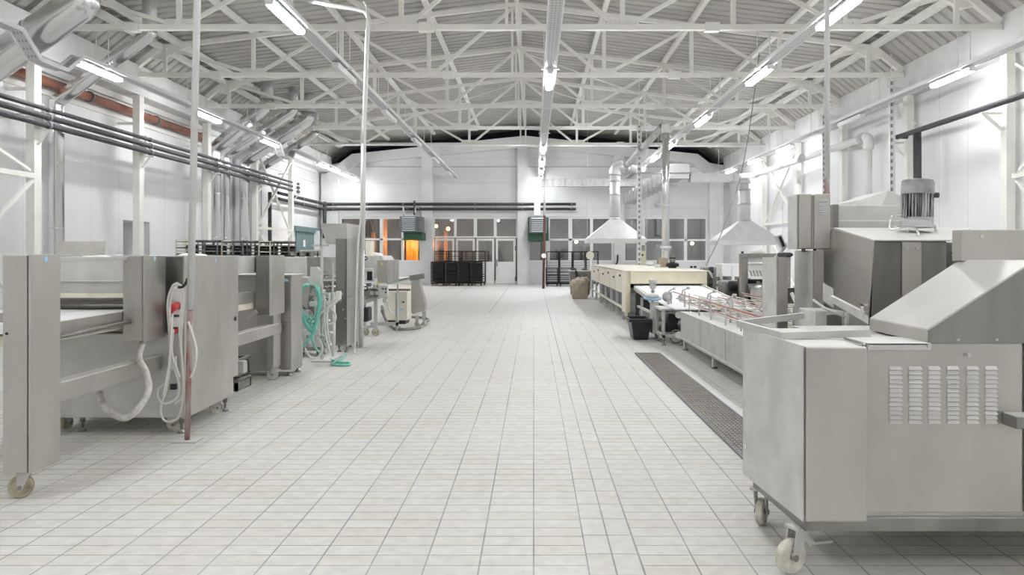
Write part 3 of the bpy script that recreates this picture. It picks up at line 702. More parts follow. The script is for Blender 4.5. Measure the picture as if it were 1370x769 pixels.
# wall heaters
def heater(label, xa, xb_, za, zb_, y, side, green):
    x0, x1 = W(xa, y), W(xb_, y); z0, z1_ = H(zb_, y), H(za, y)
    t = thing('wall_heater', label, 'heater', ((x0+x1)/2, y, z0), 'unit heaters on the back wall')
    obj('casing', MB().box(x0, x1+side*.22, y, y+.9, z0-.03, z1_+.02), 'shroud', t, .02)
    sl = MB(); n = 7
    for i in range(n):
        z = z0+.06+(z1_-z0-.1)*i/(n-1)
        sl.hull8([(x0+.06, y-.07, z-.03), (x1-.06, y-.07, z-.03), (x1-.06, y, z), (x0+.06, y, z), (x0+.06, y-.07, z), (x1-.06, y-.07, z), (x1-.06, y, z+.03), (x0+.06, y, z+.03)])
    obj('louvre_set', sl, 'slat', t)
    obj('side_frame', MB().box(x0-.03, x0+.04, y-.09, y+.04, z0-.02, z1_+.02).box(x1-.04, x1+.03, y-.09, y+.04, z0-.02, z1_+.02), 'shroud', t)
    gx0, gx1 = W(green[0], y), W(green[1], y)
    obj('green_plate', MB().box(gx0, gx1, y+.25, YB-.32, H(green[3], y), H(green[2], y)), 'green', t)
    obj('bracket', MB().box(x0, x1, y+.6, YB-.3, z1_-.02, z1_+.03), 'green', t)
    return t
hl = heater('left wall heater with grey slats over the orange lit window', 536, 557.5, 290, 309.5, 35.6, 1, (538.5, 564, 310.5, 321))
heater('right wall heater with green bracket beside the thin red pole', 709, 731, 291, 311, 35.6, 0, (706.5, 734, 290.5, 321.5))
for px in (540, 556): obj('hanging_rod', MB().tube([P(px, 290.5, 35.8), P(px, 277, 35.8), (W(px, 35.8), yb-.08, H(277, 35.8))], .025, 6), 'galv_mat', hl)
# loose cables on the right
pipe_run('hanging_cable', 'thin blue-grey cable falling from the roof past the right hood', 'cable', smooth_path([P(1016, 70, 19), P(1003, 170, 19), P(990, 238, 18.5), P(968, 305, 17), P(947, 350, 16.6), P(943, 360, 16.25)], 5), .011, 'darkhose')
# green cables & small wall details
tag(obj('wall_lamp_bracket', MB().tube([P(882, 248, YB-.1), P(882, 271, YB-.1)], .02, 6).cyl(P(880, 273, YB-.1), P(880, 277, YB-.1), .1, 10), 'hood'), 'small white fitting on the back wall right of the duct end', 'wall fitting')
tag(obj('wall_cable', MB().tube(smooth_path([P(826.5, 341, YB-.35), P(826, 350, YB-.35), P(824, 354, YB-.35)], 4), .04, 6), 'black'), 'short dark cable on the pilaster left of the oven top', 'cable')
# lamps in the neighbouring hall
def far_lamp(px, py, r, m, e, col, label, y=YB+3.2):
    tag(obj('hanging_lamp', MB().sphere(P(px, py, y), r), m), label, 'lamp', 'lamps seen through the back windows')
far_lamp(771, 323.5, .09, 'yellow_lamp', 25, (1, .8, .4), 'warm round lamp glowing behind the third window')
far_lamp(926, 325.5, .09, 'yellow_lamp', 25, (1, .8, .4), 'warm round lamp glowing behind the fourth window')
far_lamp(599.5, 306, .1, 'orange_lamp', 25, (1, .5, .2), 'bright orange lamp behind the upper window, right one of two')
far_lamp(583.5, 302.5, .09, 'orange_lamp', 25, (1, .5, .2), 'small orange lamp behind the upper window, left one of two')
for k, (px0, px1, pt, pb) in enumerate([(511, 518, 292, 349), (543.5, 560, 318, 349), (583, 587, 316, 350), (594, 599, 308, 350), (497, 502, 311, 346)]):  # orange strips added behind the panes to catch the sodium light
    ya = YB+1.6
    mb = MB(); n = max(2, int((W(px1, ya)-W(px0, ya))/.16)); x = W(px0, ya); dx = (W(px1, ya)-x)/n
    for i in range(n): mb.box(x+i*dx, x+(i+.92)*dx, ya+(i % 2)*.03, ya+.008+(i % 2)*.03, .05, H(pt, ya))
    tag(obj('strip_curtain', mb, 'curtain'), ['orange lit plastic strip curtain behind the left window, middle panes', 'orange lit strip curtain below the left heater', 'narrow orange lit strip behind the door glass, left one', 'narrow orange lit strip behind the door glass, right one', 'small orange lit strip behind the left window, by the control machine'][k], 'strip curtain', 'orange lit strips behind the back windows')
def plight(name, loc, col, e, r=.1):
    l = bpy.data.lights.new(name, 'POINT'); l.energy = e; l.color = col; l.shadow_soft_size = r
    o = bpy.data.objects.new(name, l); COL.objects.link(o); o.location = loc; return o
plight('sodium_light', (W(551, YB+1.0), YB+.75, 1.9), (1, .42, .05), 34)
plight('sodium_light', (W(517, YB+1.0), YB+.75, 2.2), (1, .33, .05), 16)
plight('sodium_light', (W(590, YB+1.0), YB+.9, 1.9), (1, .3, .1), 7)
plight('far_room_light', (2, YB+3, 3.6), (.95, 1, 1), 22, .3)
plight('far_room_light', (7, YB+3, 3.6), (.95, 1, 1), 22, .3)
plight('far_room_light', (-3, YB+3, 3.6), (.95, 1, 1), 22, .3)
# things standing in the neighbouring hall
for i, (px, py, w_, h_) in enumerate([(643, 331, .9, 1.5), (683, 326, .8, 1.9), (797, 326, 1.3, 1.9), (885, 333, .9, 1.7)]):
    x = W(px, YB+4.5); mb = MB().box(x-w_/2, x+w_/2, YB+4.2, YB+4.9, .1, h_).box(x-w_*.3, x+w_*.3, YB+4.1, YB+4.2, .3, h_*.5).box(x-w_*.4, x+w_*.4, YB+4.3, YB+4.8, h_, h_+.25)
    for sx in (-1, 1): mb.box(x+sx*w_*.42-.03, x+sx*w_*.42+.03, YB+4.25, YB+4.85, 0, .1)
    tag(obj('far_cabinet', mb, ['steel_v', 'room', 'steel_v', 'galv_mat', 'room'][i]), ['dim machine seen through the third door leaf glass', 'dim tall cabinet seen through the rightmost door glass', 'dim grey machine seen under the oven hood window', 'dim machine seen behind the stack of the oven', 'small dim cabinet seen low through the third door leaf'][i], 'cabinet', 'dim machines beyond the back windows')
# ================================================================ LEFT PRODUCTION LINE
def caster(t, x, y, ztop, r=.065, wm='creamwheel', ang=0, trail=.03, brake=0, wd=.03):
    """fork as a part, wheel as its sub-part; ang turns the fork about z"""
    ca, sa = math.cos(R(ang)), math.sin(R(ang))
    def q(a, b, z): return (x+a*ca-b*sa, y+a*sa+b*ca, z)
    f = MB()
    f.hull8([q(-.045, -.045, ztop-.012), q(.045, -.045, ztop-.012), q(.045, .045, ztop-.012), q(-.045, .045, ztop-.012), q(-.045, -.045, ztop), q(.045, -.045, ztop), q(.045, .045, ztop), q(-.045, .045, ztop)])
    for s in (-1, 1):
        b = s*(wd+.006)
        f.hull8([q(trail-.014, b-.003, r-.01), q(trail+.014, b-.003, r-.01), q(trail+.014, b+.003, r-.01), q(trail-.014, b+.003, r-.01), q(-.035, b-.003, ztop-.012), q(.04, b-.003, ztop-.012), q(.04, b+.003, ztop-.012), q(-.035, b+.003, ztop-.012)])
    fo = obj('caster_fork', f, 'steel_dusty', t)
    ax = Vector(q(0, 1, 0))-Vector(q(0, 0, 0)); c = Vector(q(trail, 0, r))
    prof = [(-wd*.6, r*.3), (-wd*.62, r*.72), (-wd*.8, r*.78), (-wd*.85, r*.93), (-wd*.6, r), (wd*.6, r), (wd*.85, r*.93), (wd*.8, r*.78), (wd*.62, r*.72), (wd*.6, r*.3)]
    wo = obj('wheel', MB().lathe(c, ax, prof, 28), wm, fo)
    obj('axle', MB().cyl(c-ax*(wd+.016), c+ax*(wd+.016), r*.2, 10), 'steel_v', fo)
    if brake: obj('brake_lever', MB().bar(Vector(q(.05*brake, 0, r*1.55)), Vector(q(.19*brake, .0, r*1.4)), .03, .012).bar(Vector(q(.0, 0, ztop-.03)), Vector(q(.06*brake, 0, r*1.55)), .045, .03), 'steel_dusty', fo)
    return fo
def foot(t, x, y, ztop, m='steel_v'):
    return obj('levelling_foot', MB().cyl((x, y, .02), (x, y, ztop), .011, 8).tube([(x, y, 0), (x, y, .012), (x, y, .03)], [.034, .03, .014], 14).cyl((x, y, ztop*.55), (x, y, ztop), .02, 8), m, t)
def sticker(t, x, y, z, n=(0, -1, 0), r=.018, name='round_sticker', m='bluelabel'):
    n = Vector(n); p = Vector((x, y, z)); return obj(name, MB().lathe(p, n, [(0, r), (.0012, r)], 18), m, t)

# ---- first conveyor module (between the two nearest steel columns)
t = thing('dough_conveyor', 'nearest steel dough conveyor at left, white belt between two tall columns', 'conveyor', (-2.95, 4.5, 0))
obj('tall_column', MB().box(-3.045, -2.905, 4.5, 4.52, .165, 1.415).box(-3.045, -2.9, 4.512, 4.775, .165, 1.412), 'steel', t, .004)
c = obj('column_door', MB().box(-2.898, -2.885, 4.5, 4.785, .16, 1.42), 'steel', t, .003)
sticker(t, -2.884, 4.64, 1.392, (1, 0, 0))
obj('bolt', MB().cyl((-3.02, 4.5, .965), (-3.02, 4.494, .965), .008, 8), 'black', t)
caster(t, -2.975, 4.6, .165, .065, 'yellowwheel', 200, .025)
caster(t, -3.72, 4.6, .165, .065, 'yellowwheel', 10, .025)
obj('far_column', MB().box(-3.8, -3.66, 4.5, 4.77, .165, 1.415), 'steel_v', t, .004)
obj('lower_beam', MB().box(-3.0, -2.9, 4.775, 6.12, .515, .635), 'steel', t, .006)
obj('side_rail', MB().hull8([(-3.06, 4.775, .875), (-3.03, 4.775, .875), (-3.03, 6.1, .885), (-3.06, 6.1, .885), (-3.06, 4.775, .985), (-3.03, 4.775, .985), (-3.03, 6.1, 1.0), (-3.06, 6.1, 1.0)]), 'steel', t, .002)
obj('side_rail', MB().box(-3.9, -3.87, 4.6, 6.1, .88, 1.0), 'steel', t, .002)
obj('belt', MB().box(-3.87, -3.06, 4.55, 6.12, .955, .99), 'belt', t, .006)
obj('roller_rod', MB().cyl((-2.97, 4.78, .9), (-2.975, 6.0, .925), .013, 12), 'steel_v', t)
obj('belt_bed', MB().box(-3.86, -3.07, 4.7, 6.12, .86, .93), 'cream_belt', t, .004)
obj('top_plate', MB().box(-3.12, -2.99, 4.62, 6.1, 1.375, 1.402), 'steel_dusty', t, .003)
obj('flour_heap', MB().sphere((-3.06, 5.55, 1.402), .05, (1.2, 1.6, .25)).sphere((-3.04, 5.35, 1.402), .03, (1, 1.5, .3)), 'flour', t)
obj('cross_panel', MB().box(-4.0, -2.92, 6.08, 6.11, 1.085, 1.385).box(-4.0, -2.92, 6.04, 6.08, 1.208, 1.216), 'steel_pale', t, .002)
obj('cream_strip', MB().box(-4.0, -2.92, 6.02, 6.075, 1.085, 1.122), 'cream_belt', t, .003)
obj('roller', MB().cyl((-3.9, 6.155, 1.02), (-2.95, 6.155, 1.02), .03, 16), 'steel_v', t)
obj('end_block', MB().box(-3.86, -3.22, 4.95, 5.25, .99, 1.05), 'steel', t, .004)
obj('rear_column', MB().box(-3.025, -2.885, 5.78, 5.8, .78, 1.41).box(-3.025, -2.88, 5.79, 6.09, .78, 1.407), 'steel', t, .004)
obj('rear_column_door', MB().box(-2.878, -2.865, 5.78, 6.11, .775, 1.412), 'steel', t, .003)
sticker(t, -2.864, 5.93, 1.388, (1, 0, 0))
obj('drain_hose', MB().tube(smooth_path([(-2.93, 5.9, .78), P(186, 478, 5.75), P(195, 497, 5.65), P(199, 520, 5.6), P(188, 543, 5.55), P(168, 559, 5.5), P(148, 552, 5.5), P(138, 540, 5.55), P(134, 527, 5.7)], 6), .024, 12), 'greyhose', t)
# ---- big closed machine body
t = thing('dough_machine', 'large brushed steel machine body behind the leaning red and white pole', 'machine', (-2.75, 6.15, 0))
obj('lower_body', MB().box(-3.95, -2.752, 6.16, 7.2, .135, .80), 'steel_dusty', t, .01)
obj('upper_body', MB().box(-3.95, -2.752, 6.22, 7.2, .80, 1.40), 'steel_v', t, .006)
obj('side_panel', MB().prism([(-2.75, 6.15, .13), (-2.75, 7.12, .14), (-2.75, 7.12, .3), (-2.75, 7.27, .3), (-2.75, 7.27, 1.405), (-2.75, 6.15, 1.41)], (.014, 0, 0)), 'steel', t, .003)
obj('top_sheet', MB().box(-3.97, -2.74, 6.18, 7.27, 1.398, 1.408), 'steel_dusty', t)
fl = MB()
for x, y, r in ((-3.3, 6.25, .03), (-3.0, 6.3, .025), (-2.85, 6.5, .07), (-2.83, 6.65, .05)): fl.sphere((x, y, 1.407), r, (1.3, 1, .35))
obj('flour_heap', fl, 'flour', t)
obj('door_lock', MB().cyl((-2.736, 7.19, .83), (-2.728, 7.19, .83), .02, 12), 'steel_black', t)
sticker(t, -2.735, 6.75, 1.37, (1, 0, 0)); sticker(t, -2.735, 7.2, 1.38, (1, 0, 0), .014)
sticker(t, -2.98, 6.218, 1.37, (0, -1, 0), .014)
caster(t, -2.9, 6.3, .135, .058, 'creamwheel', 0, .02); caster(t, -2.85, 7.0, .135, .055, 'creamwheel', 30, .02); caster(t, -3.8, 6.35, .135, .055, 'yellowwheel', 80, .02); caster(t, -3.6, 7.0, .135, .055, 'creamwheel', 30, .02)
for x, y in ((-2.80, 6.24), (-2.80, 7.12), (-3.62, 6.3), (-3.9, 7.1)): foot(t, x, y, .14)
# electrical socket cluster and coiled flex hanging at the corner
t = thing('plug_board', 'white socket board with red industrial plugs on the big steel machine', 'socket board', (-2.85, 6.2, 1.0))
ym = 6.15
obj('board', MB().prism([P(229, 386, ym), P(231, 380, ym), P(237, 377, ym), P(245, 382, ym), P(246, 408, ym), P(229, 412, ym)], (0, -.012, 0)), 'paper', t)
for px, py, r_, m_ in ((233, 412, .026, 'red'), (238, 407, .03, 'red'), (236, 441, .022, 'red')):
    a = P(px, py, ym-.02); obj('plug', MB().tube([a, a+Vector((-.01, -.05, -.02)), a+Vector((-.012, -.08, -.03))], [r_*.8, r_, r_*.8], 14), m_, t)
a = P(236, 429, ym-.02); obj('socket_housing', MB().box(a.x-.035, a.x+.04, a.y-.05, a.y+.018, a.z-.045, a.z+.03), 'paper', t, .008)
a = P(238, 417, ym-.03); obj('socket_housing', MB().box(a.x-.05, a.x+.03, a.y-.03, a.y+.028, a.z-.02, a.z+.02), 'white', t, .006)
a = P(232, 486, ym-.01); obj('small_socket', MB().box(a.x-.03, a.x+.03, a.y-.03, a.y, a.z-.05, a.z+.06), 'cable', t, .004)
a = P(233, 517, ym-.01); obj('isolator_switch', MB().box(a.x-.025, a.x+.02, a.y-.02, a.y+.01, a.z-.022, a.z+.022), 'black', t, .003)
t = thing('electric_flex', 'looped white electric flex hooked on the leaning red and white pole', 'cable', tuple(P(240, 383, 6.05)))
yf = 6.02
loops = [[(241, 382), (232, 382), (226, 394), (224, 410), (226, 440), (228, 470), (226, 500), (222, 522), (215, 545), (218, 560), (228, 564), (240, 555), (245, 520), (243, 480), (240, 440), (243, 410), (246, 390), (241, 382)],
         [(240, 384), (230, 392), (227, 420), (229, 455), (231, 480), (236, 500), (240, 520), (236, 533), (222, 540), (213, 535), (211, 522), (218, 515), (222, 513)],
         [(242, 384), (246, 400), (244, 430), (242, 460), (245, 500), (244, 530), (234, 540)],
         [(252, 430), (258, 448), (263, 468), (261, 490), (255, 505)],
         [(232, 440), (230, 470), (236, 492), (241, 505)], [(231, 420), (227, 480), (224, 500), (218, 530)]]
for i, lp in enumerate(loops): obj('loop', MB().tube(smooth_path([P(a, b, (yf if i != 3 else 5.94)-.012*i) for a, b in lp], 5), .0085, 8), 'cable', t)
obj('black_strap', MB().tube(smooth_path([P(251, 372, 6.0), P(248, 380, 5.99), P(243, 384, 5.99), P(239, 384, 6.0)], 4), .011, 8), 'black', t)

# ---- second conveyor module
t = thing('dough_conveyor', 'second steel dough conveyor on the left, crates under it', 'conveyor', (-2.9, 7.4, 0))
obj('front_column', MB().box(-3.02, -2.88, 8.53, 8.55, .755, 1.405).box(-3.02, -2.872, 8.54, 8.98, .755, 1.402), 'steel_v', t, .004)
obj('column_door', MB().box(-2.87, -2.857, 8.5, 9.0, .75, 1.408), 'steel', t, .003)
sticker(t, -2.856, 8.75, 1.375, (1, 0, 0))
obj('leg', MB().box(-2.97, -2.9, 8.75, 9.0, .15, .755), 'steel', t, .004)
obj('lower_beam', MB().box(-2.99, -2.89, 7.3, 9.0, .52, .64), 'steel', t, .006)
obj('bottom_beam', MB().box(-3.85, -2.92, 7.9, 8.0, .22, .34), 'steel_dusty', t, .006)
obj('side_rail', MB().box(-3.06, -3.03, 7.3, 8.54, .9, 1.02), 'steel', t, .002)
obj('belt', MB().box(-3.87, -3.06, 7.28, 8.7, .97, 1.0), 'belt', t, .004)
obj('belt_bed', MB().box(-3.86, -3.05, 7.3, 8.6, .83, .93), 'cream_belt', t, .004)
obj('white_guard', MB().box(-3.8, -3.1, 7.9, 7.93, 1.03, 1.2), 'paper', t, .003)
obj('top_hood', MB().box(-3.9, -3.04, 7.35, 8.9, 1.22, 1.4), 'steel_pale', t, .004)
obj('gear_motor', MB().cyl((-3.25, 8.0, .58), (-3.25, 8.0, .83), .09, 18).box(-3.4, -3.1, 7.9, 8.1, .83-.03, .83), 'steel_v', t)
obj('hanging_bar', MB().tube(smooth_path([(-3.02, 8.0, .85), (-3.1, 7.95, .7), (-3.08, 7.9, .42), (-3.06, 7.88, .35)], 5), .018, 8), 'greyhose', t)
obj('brace', MB().bar((-3.3, 8.5, .6), (-3.0, 8.5, .8), .04, .04), 'steel_dusty', t)
obj('brace', MB().bar((-3.45, 7.7, .5), (-3.2, 7.7, .68), .03, .03), 'steel_dusty', t)
caster(t, -2.94, 8.9, .15, .062, 'creamwheel', 200, .02, -1); caster(t, -3.8, 8.9, .15, .06, 'creamwheel', 60, .02)
obj('far_leg', MB().box(-3.85, -3.78, 8.75, 9.0, .15, .83), 'steel', t, .004)
def crate(x0, x1, y0, y1, z0, h, label, m, group, n=3):
    t = thing('plastic_crate', label, 'crate', ((x0+x1)/2, (y0+y1)/2, z0), group)
    mb = MB().box(x0+.02, x1-.02, y0+.02, y1-.02, z0, z0+.015)
    for k in range(n):
        a = z0+h*k/n
        for (p, q) in (((x0, y0), (x1, y0+.015)), ((x0, y1-.015), (x1, y1)), ((x0, y0), (x0+.015, y1)), ((x1-.015, y0), (x1, y1))): mb.box(p[0], q[0], p[1], q[1], a+.01, a+h/n*.72)
    obj('crate_body', mb, m, t)
    mb = MB()
    for (p, q) in (((x0-.008, y0-.008), (x1+.008, y0+.02)), ((x0-.008, y1-.02), (x1+.008, y1+.008)), ((x0-.008, y0), (x0+.02, y1)), ((x1-.02, y0), (x1+.008, y1))): mb.box(p[0], q[0], p[1], q[1], z0+h-.025, z0+h)
    for (x, y) in ((x0, y0), (x1-.03, y0), (x0, y1-.03), (x1-.03, y1-.03)): mb.box(x, x+.03, y, y+.03, z0, z0+h)
    obj('crate_rim', mb, m, t); return t
crate(-3.66, -3.06, 8.1, 8.5, .0, .13, 'flat grey crate on the floor under the second conveyor, lower of two', 'rackgrey', 'crates under the second conveyor', 1)
crate(-3.64, -3.08, 8.1, 8.5, .135, .19, 'grey crate under the second conveyor, resting on another crate', 'steel_v', 'crates under the second conveyor', 1)

# ---- low cabinet behind the second conveyor
t = thing('machine_cabinet', 'lower steel cabinet right behind the second conveyor column', 'cabinet', (-2.85, 9.1, 0))
obj('cabinet_body', MB().box(-3.5, -2.815, 9.12, 9.55, .06, 1.17), 'steel', t, .006)
obj('door_upper', MB().box(-2.96, -2.81, 9.1, 9.12, .63, 1.175), 'steel', t, .003)
obj('door_lower', MB().box(-2.96, -2.81, 9.1, 9.12, .07, .61), 'steel', t, .003)
obj('top_edge', MB().box(-3.52, -2.8, 9.09, 9.57, 1.17, 1.185), 'steel_dusty', t, .003)
sticker(t, -2.87, 9.099, 1.12, (0, -1, 0), .022)
for x, y in ((-2.86, 9.16), (-3.45, 9.5), (-3.45, 9.16), (-2.86, 9.5)): foot(t, x, y, .07)
# ---- rear housing band seen over everything between the columns and the hopper
t = thing('conveyor_housing', 'long pale steel housing across the left line, behind the teal hose', 'housing', (-4.2, 11.5, 0))
obj('hood_panel', MB().box(-5.4, -3.32, 11.5, 11.52, 1.09, 1.375).box(-5.4, -3.32, 11.52, 13.2, 1.36, 1.375), 'steel_pale', t, .003)
obj('hood_panel', MB().box(-3.3, -2.95, 12.4, 12.42, 1.18, 1.375).box(-3.3, -2.95, 12.3, 12.4, 1.12, 1.17), 'steel_pale', t, .003)
obj('side_sheet', MB().box(-3.34, -3.32, 11.52, 13.2, 1.09, 1.375), 'steel', t)
for x, y in ((-5.35, 11.55), (-3.4, 11.55), (-3.0, 12.45), (-5.35, 13.1), (-3.4, 13.1)): obj('leg', MB().box(x-.03, x+.03, y, y+.06, 0, 1.2), 'steel_dusty', t)
obj('dusty_rollers', MB().cyl((-3.3, 12.2, 1.0), (-2.9, 12.2, 1.0), .06, 12).cyl((-3.3, 12.2, .86), (-2.9, 12.2, .86), .05, 12).box(-3.32, -2.88, 12.1, 12.3, .78, .8), 'crate', t)
obj('green_belt', MB().box(-3.3, -2.9, 11.9, 12.1, .80, .84), 'tealdoor', t)
obj('white_bed', MB().box(-3.3, -2.9, 11.8, 12.2, .66, .70), 'belt', t)

# ---- valve and cable post carrying the coiled hose
yv = 10.45
t = thing('valve_stand', 'slim grey stand full of valves carrying the teal hose coil', 'valve stand', (W(425, yv), yv, 0))
obj('post', MB().box(W(428.5, yv), W(431.5, yv), yv, yv+.04, .02, H(328, yv)), 'steel_dusty', t, .003)
obj('post', MB().box(W(436, yv), W(438, yv), yv+.3, yv+.34, .02, H(352, yv)), 'steel_dusty', t, .003)
obj('top_arm', MB().box(W(418, yv), W(439, yv), yv, yv+.03, H(329.5, yv), H(327, yv)), 'steel_dusty', t)
obj('foot_plate', MB().box(W(420, yv), W(446, yv), yv-.15, yv+.45, 0, .02), 'steel_dusty', t)
obj('control_box', MB().prism([P(415, 357, yv-.1), P(424, 357, yv-.1), P(429, 362, yv-.1), P(429, 383, yv-.1), P(415, 381, yv-.1)], (0, .09, 0)), 'steel_pale', t, .006)
obj('cross_bar', MB().box(W(415, yv), W(458, yv), yv-.02, yv+.01, H(395, yv), H(391.5, yv)).box(W(431, yv), W(449, yv), yv-.02, yv+.01, H(376, yv), H(373.5, yv)), 'steel_dusty', t)
obj('junction_box', MB().box(W(451.5, yv), W(457.5, yv), yv-.1, yv-.02, H(400, yv), H(389, yv)), 'cable', t, .006)
obj('junction_box', MB().box(W(417, yv), W(425, yv), yv-.12, yv-.02, H(409, yv), H(403, yv)), 'paper', t, .006)
for i, (px, py) in enumerate([(420, 388), (424, 394), (432, 404), (428, 412), (433, 420), (438, 430), (443, 434), (436, 440), (441, 446), (430, 450), (436, 456), (440, 462)]):
    a = P(px, py, yv-.04+.02*(i % 3)); obj('valve', MB().cyl(a, a+Vector((.035, -.02, .02)), .016, 10).cyl(a+Vector((0, 0, -.03)), a+Vector((0, 0, .03)), .012, 8), ['galv_mat', 'steel_v', 'paper'][i % 3], t)
for i, (p0, p1) in enumerate([((418, 400), (432, 380)), ((424, 440), (440, 470)), ((428, 425), (446, 412)), ((432, 470), (436, 400)), ((421, 430), (434, 470))]):
    obj('air_pipe', MB().tube([P(*p0, yv-.03), P(*p1, yv-.05)], .011, 8), 'steel_dusty', t)
for i, pts in enumerate([[(441, 392), (440, 405), (434, 420), (432, 430), (437, 434), (446, 432), (449, 424), (446, 415), (441, 410), (448, 402), (455, 398)], [(447, 391), (446, 402), (441, 410), (437, 420), (438, 440), (441, 460)], [(434, 395), (434, 430), (437, 455), (441, 470)], [(455, 399), (445, 408), (432, 416), (424, 424)]]):
    obj('grey_flex', MB().tube(smooth_path([P(a, b, yv-.13-.01*i) for a, b in pts], 5), .014, 8), 'cable', t)
t = thing('teal_hose', 'coiled teal hose hung on the valve stand, tail on the floor', 'hose', tuple(P(408, 380, yv-.25)))
rr = random.Random(3)
for k in range(9):
    f = k/8; l = rr.uniform(-2.5, 2.5); b = rr.uniform(-2.5, 2.5); bot = 431+rr.uniform(-5, 15)
    pts = [(414+l*.5, 379+3*f), (407+l, 382), (402.5+l, 392), (402+l, 408), (405+l, 421), (411+l*.5, bot-5), (417, bot), (423+b*.5, bot-6), (426+b, 415), (427.5+b, 402), (426+b, 390), (421+b*.5, 380+2*f)]
    obj('coil_turn', MB().tube(smooth_path([P(x, y, yv-.2-.022*k+.02*rr.random()) for x, y in pts], 5), .0125, 8), 'tealhose', t)
zf = lambda py: E*F/(py-VY)
tail = [P(416, 425, 10.15), P(417, 445, 10.15), P(420, 462, 10.2)]+[Vector((W(x, zf(y)), zf(y), .016)) for x, y in ((432, 476), (446, 484), (458, 486.5), (467, 487), (466, 490), (452, 490), (444, 488), (456, 482), (463, 475))]
obj('hose_tail', MB().tube(smooth_path(tail, 5), .014, 8), 'tealhose', t)
obj('hose_end', MB().tube(smooth_path([P(423, 428, 10.1), P(421, 442, 10.1), P(412, 455, 10.12), P(405, 463, 10.15)], 5), .018, 8), 'tealhose', t)
t = thing('floor_cable', 'thin pale cables looping down to the floor beside the low steel cabinet', 'cable', (W(400, 9.9), 9.9, 0))
for i, pts in enumerate([[(401, 440), (402, 470), (397, 478), (394, 470), (397, 462), (400, 478), (402, 492)], [(408, 465), (414, 476), (424, 478), (431, 470), (430, 458), (424, 452)], [(401, 437), (404, 460), (404, 480)]]):
    obj('cable_run', MB().tube(smooth_path([P(a, b, [9.6, 10.3, 9.7][i]) for a, b in pts], 5), [.01, .012, .01][i], 8), 'cable', t)

# ---- machine under/behind the hose: slanted guard, rollers
t = thing('forming_machine', 'dusty steel forming machine behind the teal hose coil', 'machine', (-3.3, 10.9, 0))
obj('slanted_guard', MB().prism([P(394, 400, 10.85), P(399, 371, 10.85), P(411, 371, 10.85), P(415, 380, 10.85), P(411, 415, 10.85)], (0, .4, 0)), 'steel', t, .006)
obj('frame_beam', MB().box(-3.2, -2.98, 10.82, 10.9, .3, .38), 'steel_dusty', t, .006)
for x in (-3.22, -3.05): obj('frame_leg', MB().box(x, x+.07, 10.9, 11.0, .1, .95), 'steel_dusty', t, .006)
obj('gearbox', MB().box(-3.4, -3.05, 10.9, 11.2, .5, .72), 'steel_v', t, .02)
obj('drive_motor', MB().cyl((-3.15, 10.8, .58), (-3.15, 11.2, .58), .085, 16), 'motor', t)
obj('roller', MB().cyl((-3.3, 11.0, .88), (-2.92, 11.0, .88), .05, 14), 'galv_mat', t)
obj('under_tray', MB().box(-3.4, -2.95, 10.82, 11.25, .09, .14), 'steel_v', t, .006)
foot(t, -3.0, 10.9, .1); foot(t, -3.0, 11.2, .1); foot(t, -3.3, 11.2, .1)

# ---- tall feeder with hopper
t = thing('hopper_feeder', 'tallest steel feeder on the left with a flared hopper on top', 'feeder', (-2.8, 11.35, 0))
yh = 11.35
obj('column_front', MB().box(W(449, yh), W(464, yh), yh, yh+.03, H(462, yh), H(300, yh)), 'steel_v', t, .004)
obj('column_side', MB().box(W(464.3, yh), W(464.3, yh)-.02, yh, 12.2, .08, .78).box(W(464.3, yh), W(464.3, yh)-.02, yh, 12.2, .79, H(299.5, yh)), 'steel', t, .003)
obj('column_core', MB().box(W(449.3, yh), W(464, yh)-.02, yh+.03, 12.18, .12, H(300, yh)), 'steel_v', t)
obj('hopper', MB().frustum((W(436, yh), W(464, yh), yh+.02, 12.15, H(326, yh)), (W(430, yh), W(465, yh), yh-.06, 12.22, H(299, yh))), 'steel_dusty', t, .004)
for x, y in ((W(452, yh), yh+.08), (W(462, yh), yh+.08), (W(452, yh), 12.1), (W(462, yh), 12.1)): foot(t, x, y, .13)
for i in range(3): obj('bolt', MB().cyl((W(456+i*3, yh), yh, .75-.13*i), (W(456+i*3, yh), yh-.008, .75-.13*i), .012, 8), 'galv_mat', t)

# ---- control machine further back (panel, guards)
yc = 13.6
t = thing('control_machine', 'steel machine with small dark screen beside the second white pole', 'machine', (W(500, yc), yc, 0))
obj('upper_housing', MB().prism([P(485, 342, yc), P(510, 342, yc), P(516, 350, yc), P(516, 372, yc), P(485, 372, yc)], (0, 1.0, 0)), 'steel_pale', t, .006)
obj('tall_case', MB().box(W(487, yc), W(495, yc), yc+.1, yc+.35, H(342, yc), H(322, yc)), 'cream_side', t, .006)
obj('flour_bag', MB().sphere(P(500, 341.5, yc+.5), .12, (1.4, 1, .45)), 'flour', t)
obj('side_guard', MB().box(W(505, yc-.1), W(519, yc-.1), yc-.12, yc-.09, H(378, yc-.1), H(347.5, yc-.1)).box(W(519, yc-.1)-.02, W(519, yc-.1), yc-.1, yc+1.0, H(380, yc-.1), H(347.5, yc-.1)), 'steel', t, .006)
obj('panel_box', MB().box(W(488.5, yc-.3), W(499, yc-.3), yc-.3, yc-.2, H(377, yc-.3), H(359, yc-.3)), 'steel_pale', t, .006)
obj('screen', MB().box(W(491, yc-.3), W(498, yc-.3), yc-.306, yc-.3, H(375, yc-.3), H(363, yc-.3)), 'screen', t, .003)
obj('hand_wheel', MB().torus(P(489, 345.5, yc-.05), .03, .008, (0, 1, 0)).torus(P(489, 386, yc-.05), .035, .01, (0, 1, 0)), 'black', t)
sticker(t, *P(511, 353, yc-.125), (0, -1, 0), .02, 'yellow_mark', 'yellow')
sticker(t, *P(506.5, 379, yc-.15), (0, -1, 0), .025, 'yellow_mark', 'yellow')
